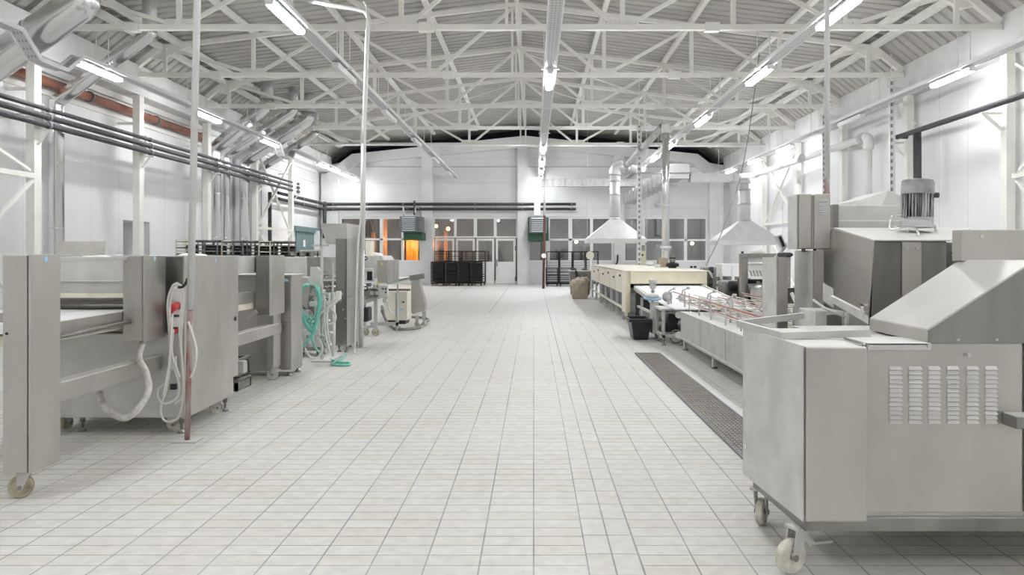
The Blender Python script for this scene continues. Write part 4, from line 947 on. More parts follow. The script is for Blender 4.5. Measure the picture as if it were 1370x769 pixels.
obj('lower_box', MB().box(W(482, yc), W(506, yc), yc-.05, yc+.6, H(397, yc), H(386, yc)), 'steel_v', t, .01)
obj('rail_front', MB().bar(P(484, 404, yc-.2), P(508, 396, yc+.9), .04, .09), 'steel_dusty', t)
obj('rail_lower', MB().bar(P(484, 437, yc-.2), P(503, 437, yc+.2), .03, .04), 'steel_dusty', t)
obj('leg', MB().box(W(500, yc), W(504.5, yc), yc, yc+.06, .1, H(398, yc)), 'steel_dusty', t, .004)
obj('leg', MB().box(W(486, yc), W(489, yc), yc, yc+.06, .1, H(398, yc)), 'steel_dusty', t, .004)
obj('motor', MB().box(W(486, yc), W(494, yc), yc-.1, yc+.25, H(430, yc), H(411, yc)), 'black', t, .03)
for i, (px, py) in enumerate([(502, 383), (509, 386), (512, 391), (498, 392), (515, 402), (493, 381), (505, 392)]):
    a = P(px, py, yc-.15); obj('fitting', MB().box(a.x-.035, a.x+.035, a.y-.03, a.y+.1, a.z-.03, a.z+.03), ['steel_dusty', 'galv_mat', 'steel_v'][i % 3], t, .006)
a = P(514, 391, 13.4); obj('switch_box', MB().box(a.x-.1, a.x+.06, a.y, a.y+.1, a.z-.1, a.z+.12), 'steel_pale', t, .01)
for dx, dz in ((-.02, .06), (.03, .06), (.03, 0)): obj('switch_knob', MB().cyl(a+Vector((dx, -.02, dz)), a+Vector((dx, 0, dz)), .014, 10), 'black', t)
obj('back_frame', MB().box(W(481, yc), W(520, yc), yc+.9, yc+.98, .1, .16).box(W(517, yc), W(520, yc), yc+.9, yc+.98, 0, .7), 'steel_dusty', t)
caster(t, W(502, yc), yc+.03, .13, .065, 'yellowwheel', 0, .0); caster(t, W(488, yc), yc+.1, .13, .06, 'yellowwheel', 0, .0)
# ---- end table conveyor with shaped side cabinet
ye = 15.2
t = thing('end_conveyor', 'last short conveyor on the left, white belt and waisted steel end', 'conveyor', (W(545, ye), ye, 0))
obj('white_belt', MB().hull8([P(519, 378.5, ye), P(545, 373, ye), P(560, 371, 17.4), P(522, 371, 17.4), P(519, 376.5, ye), P(545, 372, ye), P(560, 370, 17.4), P(522, 370, 17.4)]), 'belt', t)
obj('side_rail', MB().hull8([P(518, 381, ye), P(548, 374, ye), P(548, 374, ye+.06), P(518, 381, ye+.06), P(518, 377, ye), P(548, 370.5, ye), P(548, 370.5, ye+.06), P(518, 377, ye+.06)]), 'steel_dusty', t)
obj('long_rail', MB().bar(P(518, 387.5, ye), P(549, 387.5, ye), .04, .04).bar(P(548, 372, ye), P(568, 369, ye), .05, .1), 'steel_v', t)
obj('waisted_end', MB().prism([P(550, 372, ye), P(561, 371, ye), P(562, 382, ye), P(566, 396, ye), P(569, 408, ye), P(568.5, 415, ye), P(553, 420, ye), P(550, 418, ye)], (0, .3, 0)), 'steel', t, .006)
obj('leg', MB().box(W(531.5, ye), W(533.5, ye), ye-.05, ye-.01, .02, H(380, ye)), 'steel_dusty', t)
obj('leg_foot', MB().cyl((W(532.5, ye), ye-.03, 0), (W(532.5, ye), ye-.03, .02), .05, 12), 'steel_v', t)
sticker(t, *P(552, 374, ye-.001), (0, -1, 0), .028)
caster(t, W(556, ye), ye+.18, .22, .05, 'creamwheel', 0, 0); caster(t, W(565, ye), ye+.22, .3, .05, 'creamwheel', 0, 0)
obj('top_fittings', MB().tube(smooth_path([P(524, 370, 16.9), P(526, 367, 16.9), P(530, 367, 16.9), P(532, 370, 16.9)], 4), .012, 6).box(W(560, ye)-.02, W(560, ye)+.02, ye+.1, ye+.16, H(372, ye), H(368, ye)), 'black', t)
t = thing('grey_cabinet', 'beige-grey control cabinet with blue stickers under the last conveyor', 'cabinet', (W(532, 15.9), 15.9, 0))
yg = 15.9
obj('cabinet_body', MB().box(W(514, yg), W(544.5, yg), yg, yg+.6, .08, H(390, yg)), 'cream_side', t, .01)
obj('cabinet_seam', MB().box(W(529, yg), W(529.4, yg), yg-.004, yg, .1, H(391, yg)), 'shroud', t)
obj('cabinet_feet', MB().box(W(516, yg), W(542, yg), yg+.05, yg+.55, 0, .08), 'black', t)
obj('blue_sticker', MB().box(W(534.5, yg), W(539, yg), yg-.004, yg, H(415, yg), H(412, yg)), 'bluelabel', t)
obj('lock', MB().cyl(P(539.5, 404, yg), P(539.5, 404, yg-.02), .022, 12), 'black', t)
obj('blue_sticker', MB().box(W(536, yg), W(537.5, yg), yg-.004, yg, H(405, yg), H(402, yg)), 'bluelabel', t)
t = thing('floor_hose', 'dark grey hose looping across the floor before the last left conveyor', 'hose', (W(530, 14), 14, 0))
pts = [P(511, 410, 13.3), P(513, 420, 13.25)]+[Vector((W(x, zf(y)), zf(y), .028)) for x, y in ((520, 436), (531, 442), (548, 442), (562, 439.5), (564, 436), (569, 432), (573, 429), (565, 426.5), (550, 425.5))]
obj('hose', MB().tube(smooth_path(pts, 6), .026, 10), 'darkhose', t)
pts = [P(519, 405, 13.6), P(521, 415, 13.6), P(527, 420, 13.6)]
obj('thin_hose', MB().tube(smooth_path(pts, 6), .012, 8), 'cable', t)

# ---- tray racks and crates against the left wall
def tray_rack(label, x0, x1, y0, y1, ztop, m, tm, nsh, group, fill=0., name='tray_rack', wheels=True, z0=.12, back=True):
    t = thing(name, label, 'rack', ((x0+x1)/2, (y0+y1)/2, 0), group)
    mid = (x0+x1)/2
    for x in (x0, x1-.03):
        for y in (y0, y1-.03): obj('upright', MB().box(x, x+.03, y, y+.03, z0, ztop), m, t)
    obj('top_frame', MB().box(x0, x1, y0, y0+.03, ztop-.03, ztop).box(x0, x1, y1-.03, y1, ztop-.03, ztop).box(x0, x0+.03, y0, y1, ztop-.03, ztop).box(x1-.03, x1, y0, y1, ztop-.03, ztop), m, t)
    obj('base_frame', MB().box(x0, x1, y0, y0+.03, z0, z0+.04).box(x0, x1, y1-.03, y1, z0, z0+.04).box(x0, x0+.03, y0, y1, z0, z0+.04).box(x1-.03, x1, y0, y1, z0, z0+.04), m, t)
    for k in range(nsh):
        z = z0+.08+(ztop-z0-.14)*k/max(1, nsh-1)
        mb = MB().box(x0+.004, x0+.035, y0, y1, z, z+.014).box(x1-.035, x1-.004, y0, y1, z, z+.014).box(x0, x1, y0+.004, y0+.014, z, z+.014).box(x0, x1, y1-.014, y1-.004, z, z+.014)
        if back and k < nsh-2: mb.box(x0+.03, x1-.03, y1-.03, y1-.02, z, z+(ztop-z0)/nsh)
        if rr.random() < fill: mb.box(x0+.035, x1-.035, y0+.02, y1-.02, z+.006, z+.03)
        obj('tray_runner', mb, tm if k % 2 else m, t)
    if wheels:
        for x in (x0+.05, x1-.05):
            for y in (y0+.05, y1-.05): obj('wheel', MB().cyl((x-.015, y, .06), (x+.015, y, .06), .06, 12), 'black', t)
    return t
yr = 20.0
xs_ = [W(p, yr) for p in (234, 253.5, 272, 292, 310, 326, 345, 362.5, 385)]
lb = ['leftmost', 'second', 'third', 'fourth', 'fifth', 'sixth', 'seventh', 'rightmost']
for i in range(8):
    tray_rack('%s of the eight tray racks in a row along the left wall' % lb[i], xs_[i]+.01, xs_[i+1]-.01, yr+(i % 2)*.15, yr+.6+(i % 2)*.15, H(320.5+i*.25, yr), 'rackgrey' if i % 3 else 'cream_belt', 'traypile' if i < 6 else 'black', 20, 'tray racks along the left wall', .75 if i < 6 else .9)
yk = 19.2
for i, (a, b) in enumerate([(386, 399), (399, 411), (412, 426), (427, 441)]):
    for k in range(6):
        if i == 3 and k > 4: continue
        h = .25; z = k*h
        crate(W(a, yk)+.01, W(b, yk)-.01, yk, yk+.4, z, h-.01, ('%s grey-brown crate of the %s stack of flat crates behind the left line' % (['bottom', 'second', 'third', 'fourth', 'fifth', 'top'][k], ['leftmost', 'second', 'third', 'rightmost'][i])), 'crate', 'stacked crates behind the left line', 2)
t = thing('crate_lid', 'flat pale board lying on the grey-brown crate stacks behind the left line', 'board', (W(415, yk), yk+.2, 1.5))
obj('board', MB().box(W(401, yk), W(424, yk), yk-.02, yk+.42, 1.492, 1.53), 'steel_pale', t, .003)
tag(obj('plastic_sheet', MB().prism([(-7.0, 12.0, 0.0), (-6.6, 12.0, 1.1), (-6.55, 12.0, H(322.5, 12)), (-7.25, 12, H(323, 12)), (W(78, 12), 12.0, H(325, 12)), (W(78, 12), 12, 0)], (0, .03, 0)), 'sheet'), 'pale plastic sheet hanging over something behind the nearest left conveyor', 'plastic sheet')
# ================================================================ RIGHT PRODUCTION LINE
# ---- nearest machine: control cabinet, main body, sloped hood
t = thing('dough_divider', 'large foreground steel machine at right with louvred front and sloped hood', 'machine', (1.6, 3.4, 0))
A0 = Vector((1.166, 3.4, 0)); A1 = Vector((1.105, 4.14, 0))
def up(v, z): return (v.x, v.y, z)
obj('cabinet_body', MB().hull8([(1.17, 3.412, .264), (1.43, 3.412, .264), (1.43, 4.14, .264), (1.11, 4.14, .264), (1.17, 3.412, 1.02), (1.43, 3.412, 1.02), (1.43, 4.14, 1.03), (1.11, 4.14, 1.03)]), 'steel_pale', t, .006)
obj('cabinet_side', MB().prism([(1.164, 3.40, .262), (1.103, 4.14, .262), (1.103, 4.14, 1.035), (1.164, 3.40, 1.024)], (.008, .001, 0)), 'steel_pale', t, .002)
obj('cabinet_door', MB().box(1.176, 1.44, 3.385, 3.41, .264, 1.02), 'steel', t, .008)
obj('cabinet_lock', MB().cyl((1.105, 4.08, .42), (1.098, 4.08, .42), .012, 10), 'galv', t)
obj('plinth', MB().hull8([(1.19, 3.44, .205), (3.3, 3.44, .205), (3.3, 4.1, .205), (1.145, 4.1, .205), (1.19, 3.44, .264), (3.3, 3.44, .264), (3.3, 4.1, .264), (1.145, 4.1, .264)]), 'steel_v', t, .003)
obj('main_body', MB().box(1.445, 3.3, 3.46, 4.4, .262, 1.02), 'steel', t, .004)
obj('front_panel', MB().box(1.445, 2.146, 3.445, 3.46, .285, 1.03), 'steel', t, .006)
obj('front_panel', MB().box(2.156, 3.25, 3.445, 3.46, .285, 1.03), 'steel', t, .006)
obj('panel_lip', MB().box(1.46, 1.74, 3.43, 3.7, 1.022, 1.032).box(1.46, 1.74, 3.43, 3.443, 1.0, 1.03), 'steel_dusty', t, .002)
for p in (1.725, 1.90): obj('bolt', MB().cyl((p, 3.43, 1.02 if p < 1.8 else .98), (p, 3.422, 1.02 if p < 1.8 else .98), .008, 10), 'galv_mat', t)
# louvre banks
yl = 3.445
for a, b in ((1189, 1206.5), (1215, 1232.5), (1241, 1257.5), (1266, 1282.5), (1292, 1308.5), (1317, 1333.5)):
    mb = MB(); x0, x1 = W(a, yl), W(b, yl)
    for k in range(13):
        z = H(491.5+k*5.98, yl); h = .0085
        mb.hull8([(x0, yl-.011, z-h), (x1, yl-.011, z-h), (x1, yl+.002, z-h), (x0, yl+.002, z-h), (x0+.004, yl-.002, z+h*.7), (x1-.004, yl-.002, z+h*.7), (x1-.004, yl+.002, z+h*.7), (x0+.004, yl+.002, z+h*.7)])
        mb.box(x0+.002, x1-.002, yl-.0015, yl+.001, z-h-.0035, z-h)
    obj('louvre_bank', mb, 'steel_pale', t)
obj('handle_block', MB().box(W(1356, 3.36), W(1385, 3.36), 3.34, 3.445, H(573, 3.36), H(556, 3.36)), 'steel_v', t, .006)
# sloped hood
zl = 1.09; sl_ = .30/.465
def hz(x): return zl+(x-1.73)*sl_
xe = 2.197
obj('sloped_hood', MB().prism([(1.73, 3.45, zl-.062), (1.73, 3.45, zl), (xe, 3.45, hz(xe)), (3.3, 3.45, hz(xe)), (3.3, 3.45, zl-.062)], (0, .6, 0)), 'steel', t, .006)
obj('hood_side', MB().prism([(1.732, 3.442, zl-.062), (1.732, 3.442, zl-.004), (xe, 3.442, hz(xe)-.004), (2.75, 3.442, hz(xe)-.004), (2.75, 3.442, zl-.062)], (0, .008, 0)), 'steel_v', t)
for x in (1.86, 2.03): obj('bolt', MB().cyl((x, 3.442, 1.045), (x, 3.435, 1.045), .006, 8), 'galv_mat', t)
obj('top_box', MB().box(2.168, 3.3, 3.98, 4.07, 1.385, 1.545), 'steel', t, .005)
obj('bolt', MB().cyl((2.27, 3.98, 1.51), (2.27, 3.972, 1.51), .009, 10), 'galv', t)
# rim rails over the cabinet
rim = [Vector((1.165, 3.66, 1.045)), Vector((1.60, 3.70, 1.052)), Vector((1.62, 4.42, 1.062)), Vector((1.10, 4.2, 1.058))]
rim2 = [Vector((1.165, 3.66, 1.045)), Vector((1.57, 3.72, 1.055))]
obj('rim_rail', MB().bar((1.165, 3.66, 1.04), (1.58, 3.69, 1.05), .02, .034), 'steel_dusty', t, .002)
obj('rim_rail', MB().bar((1.165, 3.65, 1.04), (1.095, 4.2, 1.05), .022, .034), 'steel_dusty', t, .002)
obj('rim_rail', MB().bar((1.095, 4.2, 1.05), (1.58, 4.6, 1.06), .02, .036), 'steel_dusty', t, .002)
obj('rim_post', MB().box(1.555, 1.585, 3.68, 3.72, 1.0, 1.035), 'steel_dusty', t)
obj('rim_post', MB().box(1.14, 1.17, 4.1, 4.14, 1.0, 1.045), 'steel_dusty', t)
caster(t, 1.19, 3.52, .205, .076, 'creamwheel', 205, .05, -1, .022)
caster(t, 1.185, 4.1, .205, .07, 'creamwheel', 60, .03, 0, .022)
caster(t, 3.0, 3.6, .205, .075, 'creamwheel', 0, .03); caster(t, 3.0, 4.2, .205, .075, 'creamwheel', 0, .03)

# ---- hopper housing behind with motor
t = thing('mixer_housing', 'tall flared steel housing behind the sloped hood, motor on its top', 'machine', (2.4, 4.9, 0))
obj('housing_body', MB().prism([(2.13, 5.86, .1), (2.13, 5.86, 1.44), (2.13, 5.55, 1.595), (2.13, 4.92, 1.502), (2.10, 4.94, .1)], (.46, 0, 0)), 'steel_v', t, .006)
obj('left_sheet', MB().prism([(2.122, 5.88, .9), (2.122, 5.88, 1.45), (2.122, 5.56, 1.60), (2.122, 4.9, 1.505), (2.095, 4.94, .9)], (.008, 0, 0)), 'steel', t, .002)
obj('sloped_top', MB().prism([(2.125, 4.9, 1.502), (2.125, 5.56, 1.6), (3.1, 5.56, 1.6), (2.6, 4.9, 1.502)], (0, 0, .008)), 'steel_dusty', t, .001)
obj('front_strip', MB().box(2.305, 2.425, 4.908, 4.92, .9, 1.498), 'steel', t, .002)
for x in (2.33, 2.40): obj('bolt', MB().cyl((x, 4.908, 1.455), (x, 4.9, 1.455), .012, 10), 'galv', t)
obj('side_drum', MB().tube([(2.68, 5.1, .5), (2.68, 5.1, 1.49)], .11, 20), 'steel_v', t)
obj('edge_pillar', MB().box(2.56, 2.6, 4.95, 5.0, .5, 1.49), 'steel', t)
sp = MB()
for k in range(7): sp.tube([(2.72, 5.0, 1.2+.045*k), (2.72, 5.0, 1.222+.045*k)], .075, 16)
obj('bellows', MB().tube([(2.74, 4.99, 1.18+.0165*k) for k in range(18)], [.07 if k % 2 else .085 for k in range(18)], 18), 'galv_mat', t)
sp.bm.free()
obj('back_wing', MB().box(2.6, 3.6, 5.3, 5.9, .4, 1.5), 'steel', t, .01)
obj('base_frame', MB().box(2.1, 3.6, 4.95, 5.9, 0, .1), 'steel_v', t)
t = thing('electric_motor', 'upright finned electric motor dusted with flour on the mixer housing', 'motor', (2.59, 5.3, 1.57))
c = Vector((2.585, 5.3, 1.60)); ax = Vector((.03, 0, 1)).normalized()
fn = MB().tube([c+ax*.07, c+ax*.235], .082, 24)
for k in range(30):
    a = 2*math.pi*k/30; d = Vector((math.cos(a), math.sin(a), 0)); fn.bar(c+ax*.07+d*.09, c+ax*.235+d*.09, .022, .006, up=d.cross(Vector((0, 0, 1))))
obj('finned_body', fn, 'motor', t)
obj('fan_cowl', MB().lathe(c, ax, [(.225, .098), (.228, .104), (.29, .104), (.318, .098), (.325, .08)], 28), 'cowl', t)
obj('base_flange', MB().lathe(c, ax, [(.0, .12), (.015, .12), (.002, .09), (.05, .088), (.055, .075), (.07, .075)], 28), 'galv_mat', t)
obj('terminal_pipe', MB().tube(smooth_path([P(1206, 287, 5.2), P(1198, 288, 5.2), P(1191, 293, 5.15), P(1190, 302, 5.12), P(1193, 307, 5.1), P(1205, 304, 5.08), P(1218, 304, 5.07), P(1226, 307, 5.06), P(1229, 316, 5.05)], 5), .008, 8), 'galv', t)
for dx in (-.1, .09): obj('flange_bolt', MB().cyl((c.x+dx, 5.22, 1.57), (c.x+dx, 5.22, 1.60), .01, 8), 'galv', t)
# ---- channel box and wedge behind
t = thing('overhead_chute', 'long steel chute behind the mixer housing with a pale wedge on it', 'chute', (2.8, 6.3, 1.5))
ych = 6.3
obj('chute_body', MB().box(W(1111, ych), W(1250, ych), ych, ych+.3, H(308, ych), H(274.5, ych)), 'steel_pale', t, .006)
obj('chute_lower', MB().box(W(1116, ych), W(1210, ych), ych-.05, ych+.0, H(306, ych), H(295, ych)), 'steel_dusty', t, .01)
obj('chute_flange', MB().box(W(1110, ych), W(1117, ych), ych-.08, ych+.35, H(306, ych), H(274, ych)), 'steel_v', t, .004)
obj('wedge', MB().prism([P(1180, 274.5, ych+.1), P(1188, 255, ych+.1), P(1209, 264, ych+.1), P(1213, 274.5, ych+.1)], (0, .5, 0)).prism([P(1145, 274.5, ych+.3), P(1150, 268, ych+.3), P(1188, 255, ych+.1), P(1181, 274.5, ych+.1)], (0, .5, 0)), 'steel_pale', t)
for x in (W(1122, ych), W(1245, ych)): obj('support_leg', MB().box(x-.03, x+.03, ych+.1, ych+.16, 0, H(306, ych)), 'steel_v', t)
# ---- twin steel boxes on pillars
def pillar(label, xs, xf, y0, y1, ztop, name='steel_pillar'):
    """side face xs at X const, front xf wide"""
    t = thing(name, label, 'pillar', (xs, y0, 0), 'pillars behind the near machine')
    obj('pillar_body', MB().box(xs, xf, y0, y1, .02, ztop), 'steel_v', t, .004)
    obj('side_sheet', MB().box(xs-.008, xs, y0+.004, y1, .3, ztop+.003), 'steel_pale', t, .002)
    obj('front_sheet', MB().box(xs+.002, xf-.002, y0-.006, y0, .935, ztop), 'steel', t, .002)
    obj('foot_plate', MB().box(xs-.03, xf+.03, y0-.03, y1+.03, 0, .02), 'steel_v', t)
    return t
pillar('left of the two floured steel pillars, lower, cloth on top', 1.755, 1.83, 5.65, 6.0, H(345, 5.65))
pillar('right of the two floured steel pillars, carrying the twin boxes', 1.995, 2.07, 5.6, 5.98, H(335.5, 5.6))
_c = MB()
for k in range(16): _c.sphere((1.815+.0055*k+rr.uniform(-.004, .004), 5.78+rr.uniform(-.03, .03), H(345, 5.65)+.021+rr.uniform(-.002, .006)), rr.uniform(.013, .02), (1.2, 1.1, .9), 8, 6)
tag(obj('grey_cloth', _c, 'fur'), 'dark grey crumpled cloth lying on the lower steel pillar', 'cloth')
for i, (a, b, c_, y0) in enumerate([(1055, 1067.5, 1085, 5.64), (1087, 1088, 1110, 5.62)]):
    t = thing('switch_box', ['left of the twin steel boxes before the white pole', 'right steel box of the twin pair, with a small louvre grille'][i], 'steel box', (W(c_, y0), y0, 1.46), 'twin steel boxes on the pillar')
    xs = W(b, y0); xf = W(c_, y0); yb2 = y0*(b-VX)/(a-VX) if i == 0 else y0+.2
    obj('box_body', MB().box(xs, xf-.002, y0, yb2, H(333, y0), H(260, y0)), 'steel_v', t, .006)
    obj('side_sheet', MB().box(xs-.006, xs, y0+.005, yb2, H(333, y0), H(260, y0)), 'steel_pale', t, .002)
    obj('box_door', MB().box(xs+.004, xf, y0-.016, y0, H(332.5, y0), H(259.5, y0)), 'steel', t, .005)
    if i:
        g = MB(); gx0, gx1 = W(1094, y0), W(1105, y0)
        for k in range(8):
            z = H(268+k*2.5, y0); g.box(gx0, gx1, y0-.026, y0-.016, z-.006, z+.002)
        obj('louvre_grille', g, 'galv', t)
    obj('mount_stud', MB().cyl(P(1090 if i else 1075, 333, y0+.1), P(1090 if i else 1075, 337, y0+.1), .014, 8), 'steel_v', t)
tag(obj('tilted_display', MB().prism([P(1038, 316, 6.1), P(1045, 313.5, 6.1), P(1053, 329, 6.1), P(1053, 331, 6.1), P(1047, 332.5, 6.1)], (0, .06, 0)), 'steel_pale'), 'small tilted display left of the twin steel boxes', 'display')
d_ = [o for o in bpy.data.objects if o.name == 'tilted_display'][0]
obj('screen', MB().prism([P(1041.5, 317, 6.095), P(1045, 315.5, 6.095), P(1050.5, 329, 6.095), P(1047.5, 330.5, 6.095)], (0, .004, 0)), 'screen', d_)
obj('display_arm', MB().tube([P(1050, 331, 6.13), P(1044, 338, 6.13), P(1036, 346.2, 5.82)], .012, 8), 'steel_pale', d_)
# ---- little boxes and inclined guide plate between pillars and hood
t = thing('inclined_guide', 'inclined steel guide channel between the pillars and the sloped hood', 'guide', (1.95, 4.6, .8))
yi = 4.75
obj('guide_plate', MB().prism([P(1112, 396, yi), P(1112, 404, yi), P(1162, 434, yi-.3), P(1162, 423, yi-.3)], (.01, .03, 0)), 'steel_pale', t)
obj('guide_edge', MB().bar(P(1112, 396, yi), P(1155, 418, yi-.2), .03, .012), 'steel_dusty', t)
obj('end_plate', MB().prism([P(1101, 378, yi+.3), P(1101, 403, yi+.3), P(1115, 412, yi+.1), P(1115, 386, yi+.1)], (.008, .02, 0)), 'steel_dusty', t)
obj('end_bracket', MB().box(W(1153, yi-.25), W(1155, yi-.25), yi-.26, yi-.23, H(424, yi-.25), H(407, yi-.25)).box(W(1153, yi-.25), W(1160, yi-.25), yi-.26, yi-.23, H(409, yi-.25), H(407, yi-.25)), 'steel_pale', t)
obj('support', MB().box(W(1131, yi), W(1134.5, yi), yi-.02, yi+.02, .25, H(418, yi)), 'steel_pale', t)
obj('support_arm', MB().tube([P(1088, 401, yi+.2), P(1103, 412, yi+.1), P(1131, 424, yi)], .008, 6), 'steel_pale', t)
t = thing('small_gearbox', 'small open steel box behind the rim rails of the near machine', 'box', (1.95, 4.9, .1))
yb3 = 4.9
obj('box_shell', MB().box(W(1091, yb3), W(1128, yb3), yb3, yb3+.3, .1, H(416, yb3)), 'steel_pale', t, .004)
obj('dark_panel', MB().box(W(1106, yb3), W(1126, yb3), yb3-.004, yb3, .3, H(421, yb3)), 'steel_v', t)
obj('box_feet', MB().box(W(1093, yb3), W(1126, yb3), yb3+.03, yb3+.27, 0, .1), 'steel_black', t)
t = thing('white_lever', 'white bent lever between the two floured pillars', 'lever', (1.95, 5.9, .4))
obj('lever_arm', MB().tube([P(1059, 392, 6.2), P(1065, 405, 6.15), P(1062, 412, 6.15), P(1062, 440, 6.15)], .014, 8), 'white', t)
obj('link', MB().box(W(1053, 6.2), W(1063, 6.2), 6.2, 6.25, H(406, 6.2), H(385, 6.2)), 'steel_v', t)
obj('lever_stand', MB().box(W(1060, 6.15), W(1064, 6.15), 6.13, 6.17, 0, H(440, 6.15)), 'steel_v', t)

# ---- long trough conveyor
TX = 2.2
t = thing('trough_conveyor', 'long low floured steel trough conveyor running back to the cream oven', 'conveyor', (TX, 8, 0))
obj('trough_side', MB().box(TX, TX+.02, 6.86, 11.75, .175, .56), 'steel_dusty', t, .003)
obj('trough_body', MB().box(TX+.02, 3.75, 6.86, 11.75, .185, .53), 'steel_dusty', t)
obj('top_ledge', MB().box(TX-.01, TX+.16, 6.86, 11.77, .545, .565), 'steel_dusty', t, .003)
obj('lower_flange', MB().box(TX-.025, TX+.0, 6.86, 11.75, .165, .195), 'steel_dusty', t, .003)
for y in (7.3, 9.0, 10.35): obj('panel_seam', MB().box(TX-.003, TX, y-.004, y+.004, .2, .54), 'steel_v', t)
obj('product_bed', MB().box(TX+.16, 3.72, 6.86, 11.75, .53, .555), 'bed', t)
for y in (6.95, 8.1, 9.75, 11.6):
    obj('leg', MB().box(TX+.02, TX+.07, y-.03, y+.03, .03, .185), 'steel_dusty', t, .003)
    obj('leg_foot', MB().cyl((TX+.045, y, 0), (TX+.045, y, .03), .04, 12), 'steel_v', t)
    obj('leg', MB().box(3.6, 3.65, y-.03, y+.03, .0, .185), 'steel_dusty', t)
# guide rods over the bed
def rodset(t, x0, y0, x1, y1, z0, z1, m, n=1): obj('guide_rod', MB().tube([(x0, y0, z0), (x1, y1, z1)], .0085, 6), m, t)
rz = .73
red = [(2.30, 12.98, 2.24, 7.2, .80, .80), (2.36, 13.0, 2.30, 7.0, .69, .68), (3.0, 12.8, 2.95, 7.0, .72, .72), (3.45, 13.0, 3.4, 7.2, .78, .76)]
t2 = thing('guide_rail_set', 'red and cream guide rods over the long trough conveyor', 'guide rails', (2.8, 9.5, .555))
for a in red: rodset(t2, *a, 'redtube')
for k in range(16):
    x = 2.40+.08*k; z = .65+.025*((k*3) % 5)
    rodset(t2, x, 12.9-.1*(k % 3), x-.05, 7.0, z, z-.01, 'rodcream' if k % 3 else 'galv_mat')
for y in (12.3, 11.6, 10.9, 10.2, 9.4, 8.7, 8.0, 7.3):
    obj('cross_rod', MB().tube([(2.28, y, .70), (3.55, y, .70)], .009, 6), 'rodcream', t2)
    for x in (2.30, 2.94, 3.55): 
        if y < 11.8: obj('stand_rod', MB().tube([(x, y, .555), (x, y, .84 if x < 2.5 else .78)], .01, 6), 'galv_mat', t2)
    for x in (2.45, 3.1): obj('clamp_block', MB().box(x-.02, x+.02, y-.03, y+.03, .665, .725), 'steel_dusty', t2)
for (px, py, y) in ((911, 398, 12.2), (971, 411, 9.9), (1014, 421, 8.2), (945, 404, 11.0), (893, 398, 13.0)):
    c = P(px, py, y)
    obj('clamp_wheel', MB().lathe(c, (-.8, -.5, .1), [(-.03, .02), (-.03, .04), (.01, .05), (.03, .04), (.035, .02)], 16), 'galv_mat', t2)
    obj('clamp_lever', MB().tube([c, c+Vector((.03, 0, .11)), c+Vector((.11, 0, .15))], .012, 8).cyl(c+Vector((.11, 0, .13)), c+Vector((.11, 0, .17)), .025, 10), 'galv_mat', t2)
    obj('clamp_post', MB().tube([Vector((c.x+.06, c.y, .555 if y < 11.7 else .602)), c+Vector((.06, 0, .1))], .014, 8), 'galv_mat', t2)
# ---- transfer frames between trough and oven
t = thing('drive_stand', 'small open steel frame with drive at the end of the trough', 'frame', (2.1, 12.6, 0))
yf = 12.2
x0, x1 = W(886, yf), W(915, yf)
for x in (x0, x1-.04):
    for y in (yf, yf+.65): obj('frame_post', MB().box(x, x+.045, y, y+.045, .12, .545), 'steel_dusty', t, .003)
obj('frame_top', MB().box(x0-.02, x1, yf-.01, yf+.7, .545, .575), 'steel_dusty', t, .003)
obj('frame_bottom', MB().box(x0, x1, yf, yf+.05, .12, .17).box(x0, x0+.05, yf, yf+.69, .12, .17), 'steel_dusty', t, .003)
obj('drive_unit', MB().cyl((x0+.2, yf+.2, .38), (x0+.2, yf+.5, .38), .09, 16).box(x0+.1, x0+.3, yf+.3, yf+.6, .18, .3), 'black', t)
for a_ in (421, 448): obj('white_knob', MB().cyl(P(908, a_, yf-.03), P(908, a_, yf+.02), .055, 14), 'paper', t)
obj('pulley', MB().torus((x1-.1, yf+.1, .13), .1, .012, (0, 1, 0)), 'rackgrey', t)
foot(t, x0+.03, yf+.03, .13); foot(t, x1-.02, yf+.03, .13); foot(t, x0+.03, yf+.66, .13)
t = thing('drive_cabinet', 'narrow floured steel cabinet beside the black bin', 'cabinet', (W(879, 13.0), 13.0, 0))
yq = 13.0
obj('cabinet_body', MB().box(W(873, yq), W(881.5, yq), yq, yq+.3, .1, H(406, yq)), 'steel_pale', t, .006)
obj('cabinet_top', MB().box(W(872, yq), W(882, yq), yq-.03, yq+.34, H(406, yq), H(404, yq)), 'steel_dusty', t)
foot(t, W(878, yq), yq+.05, .11); foot(t, W(881, yq), yq+.25, .11)
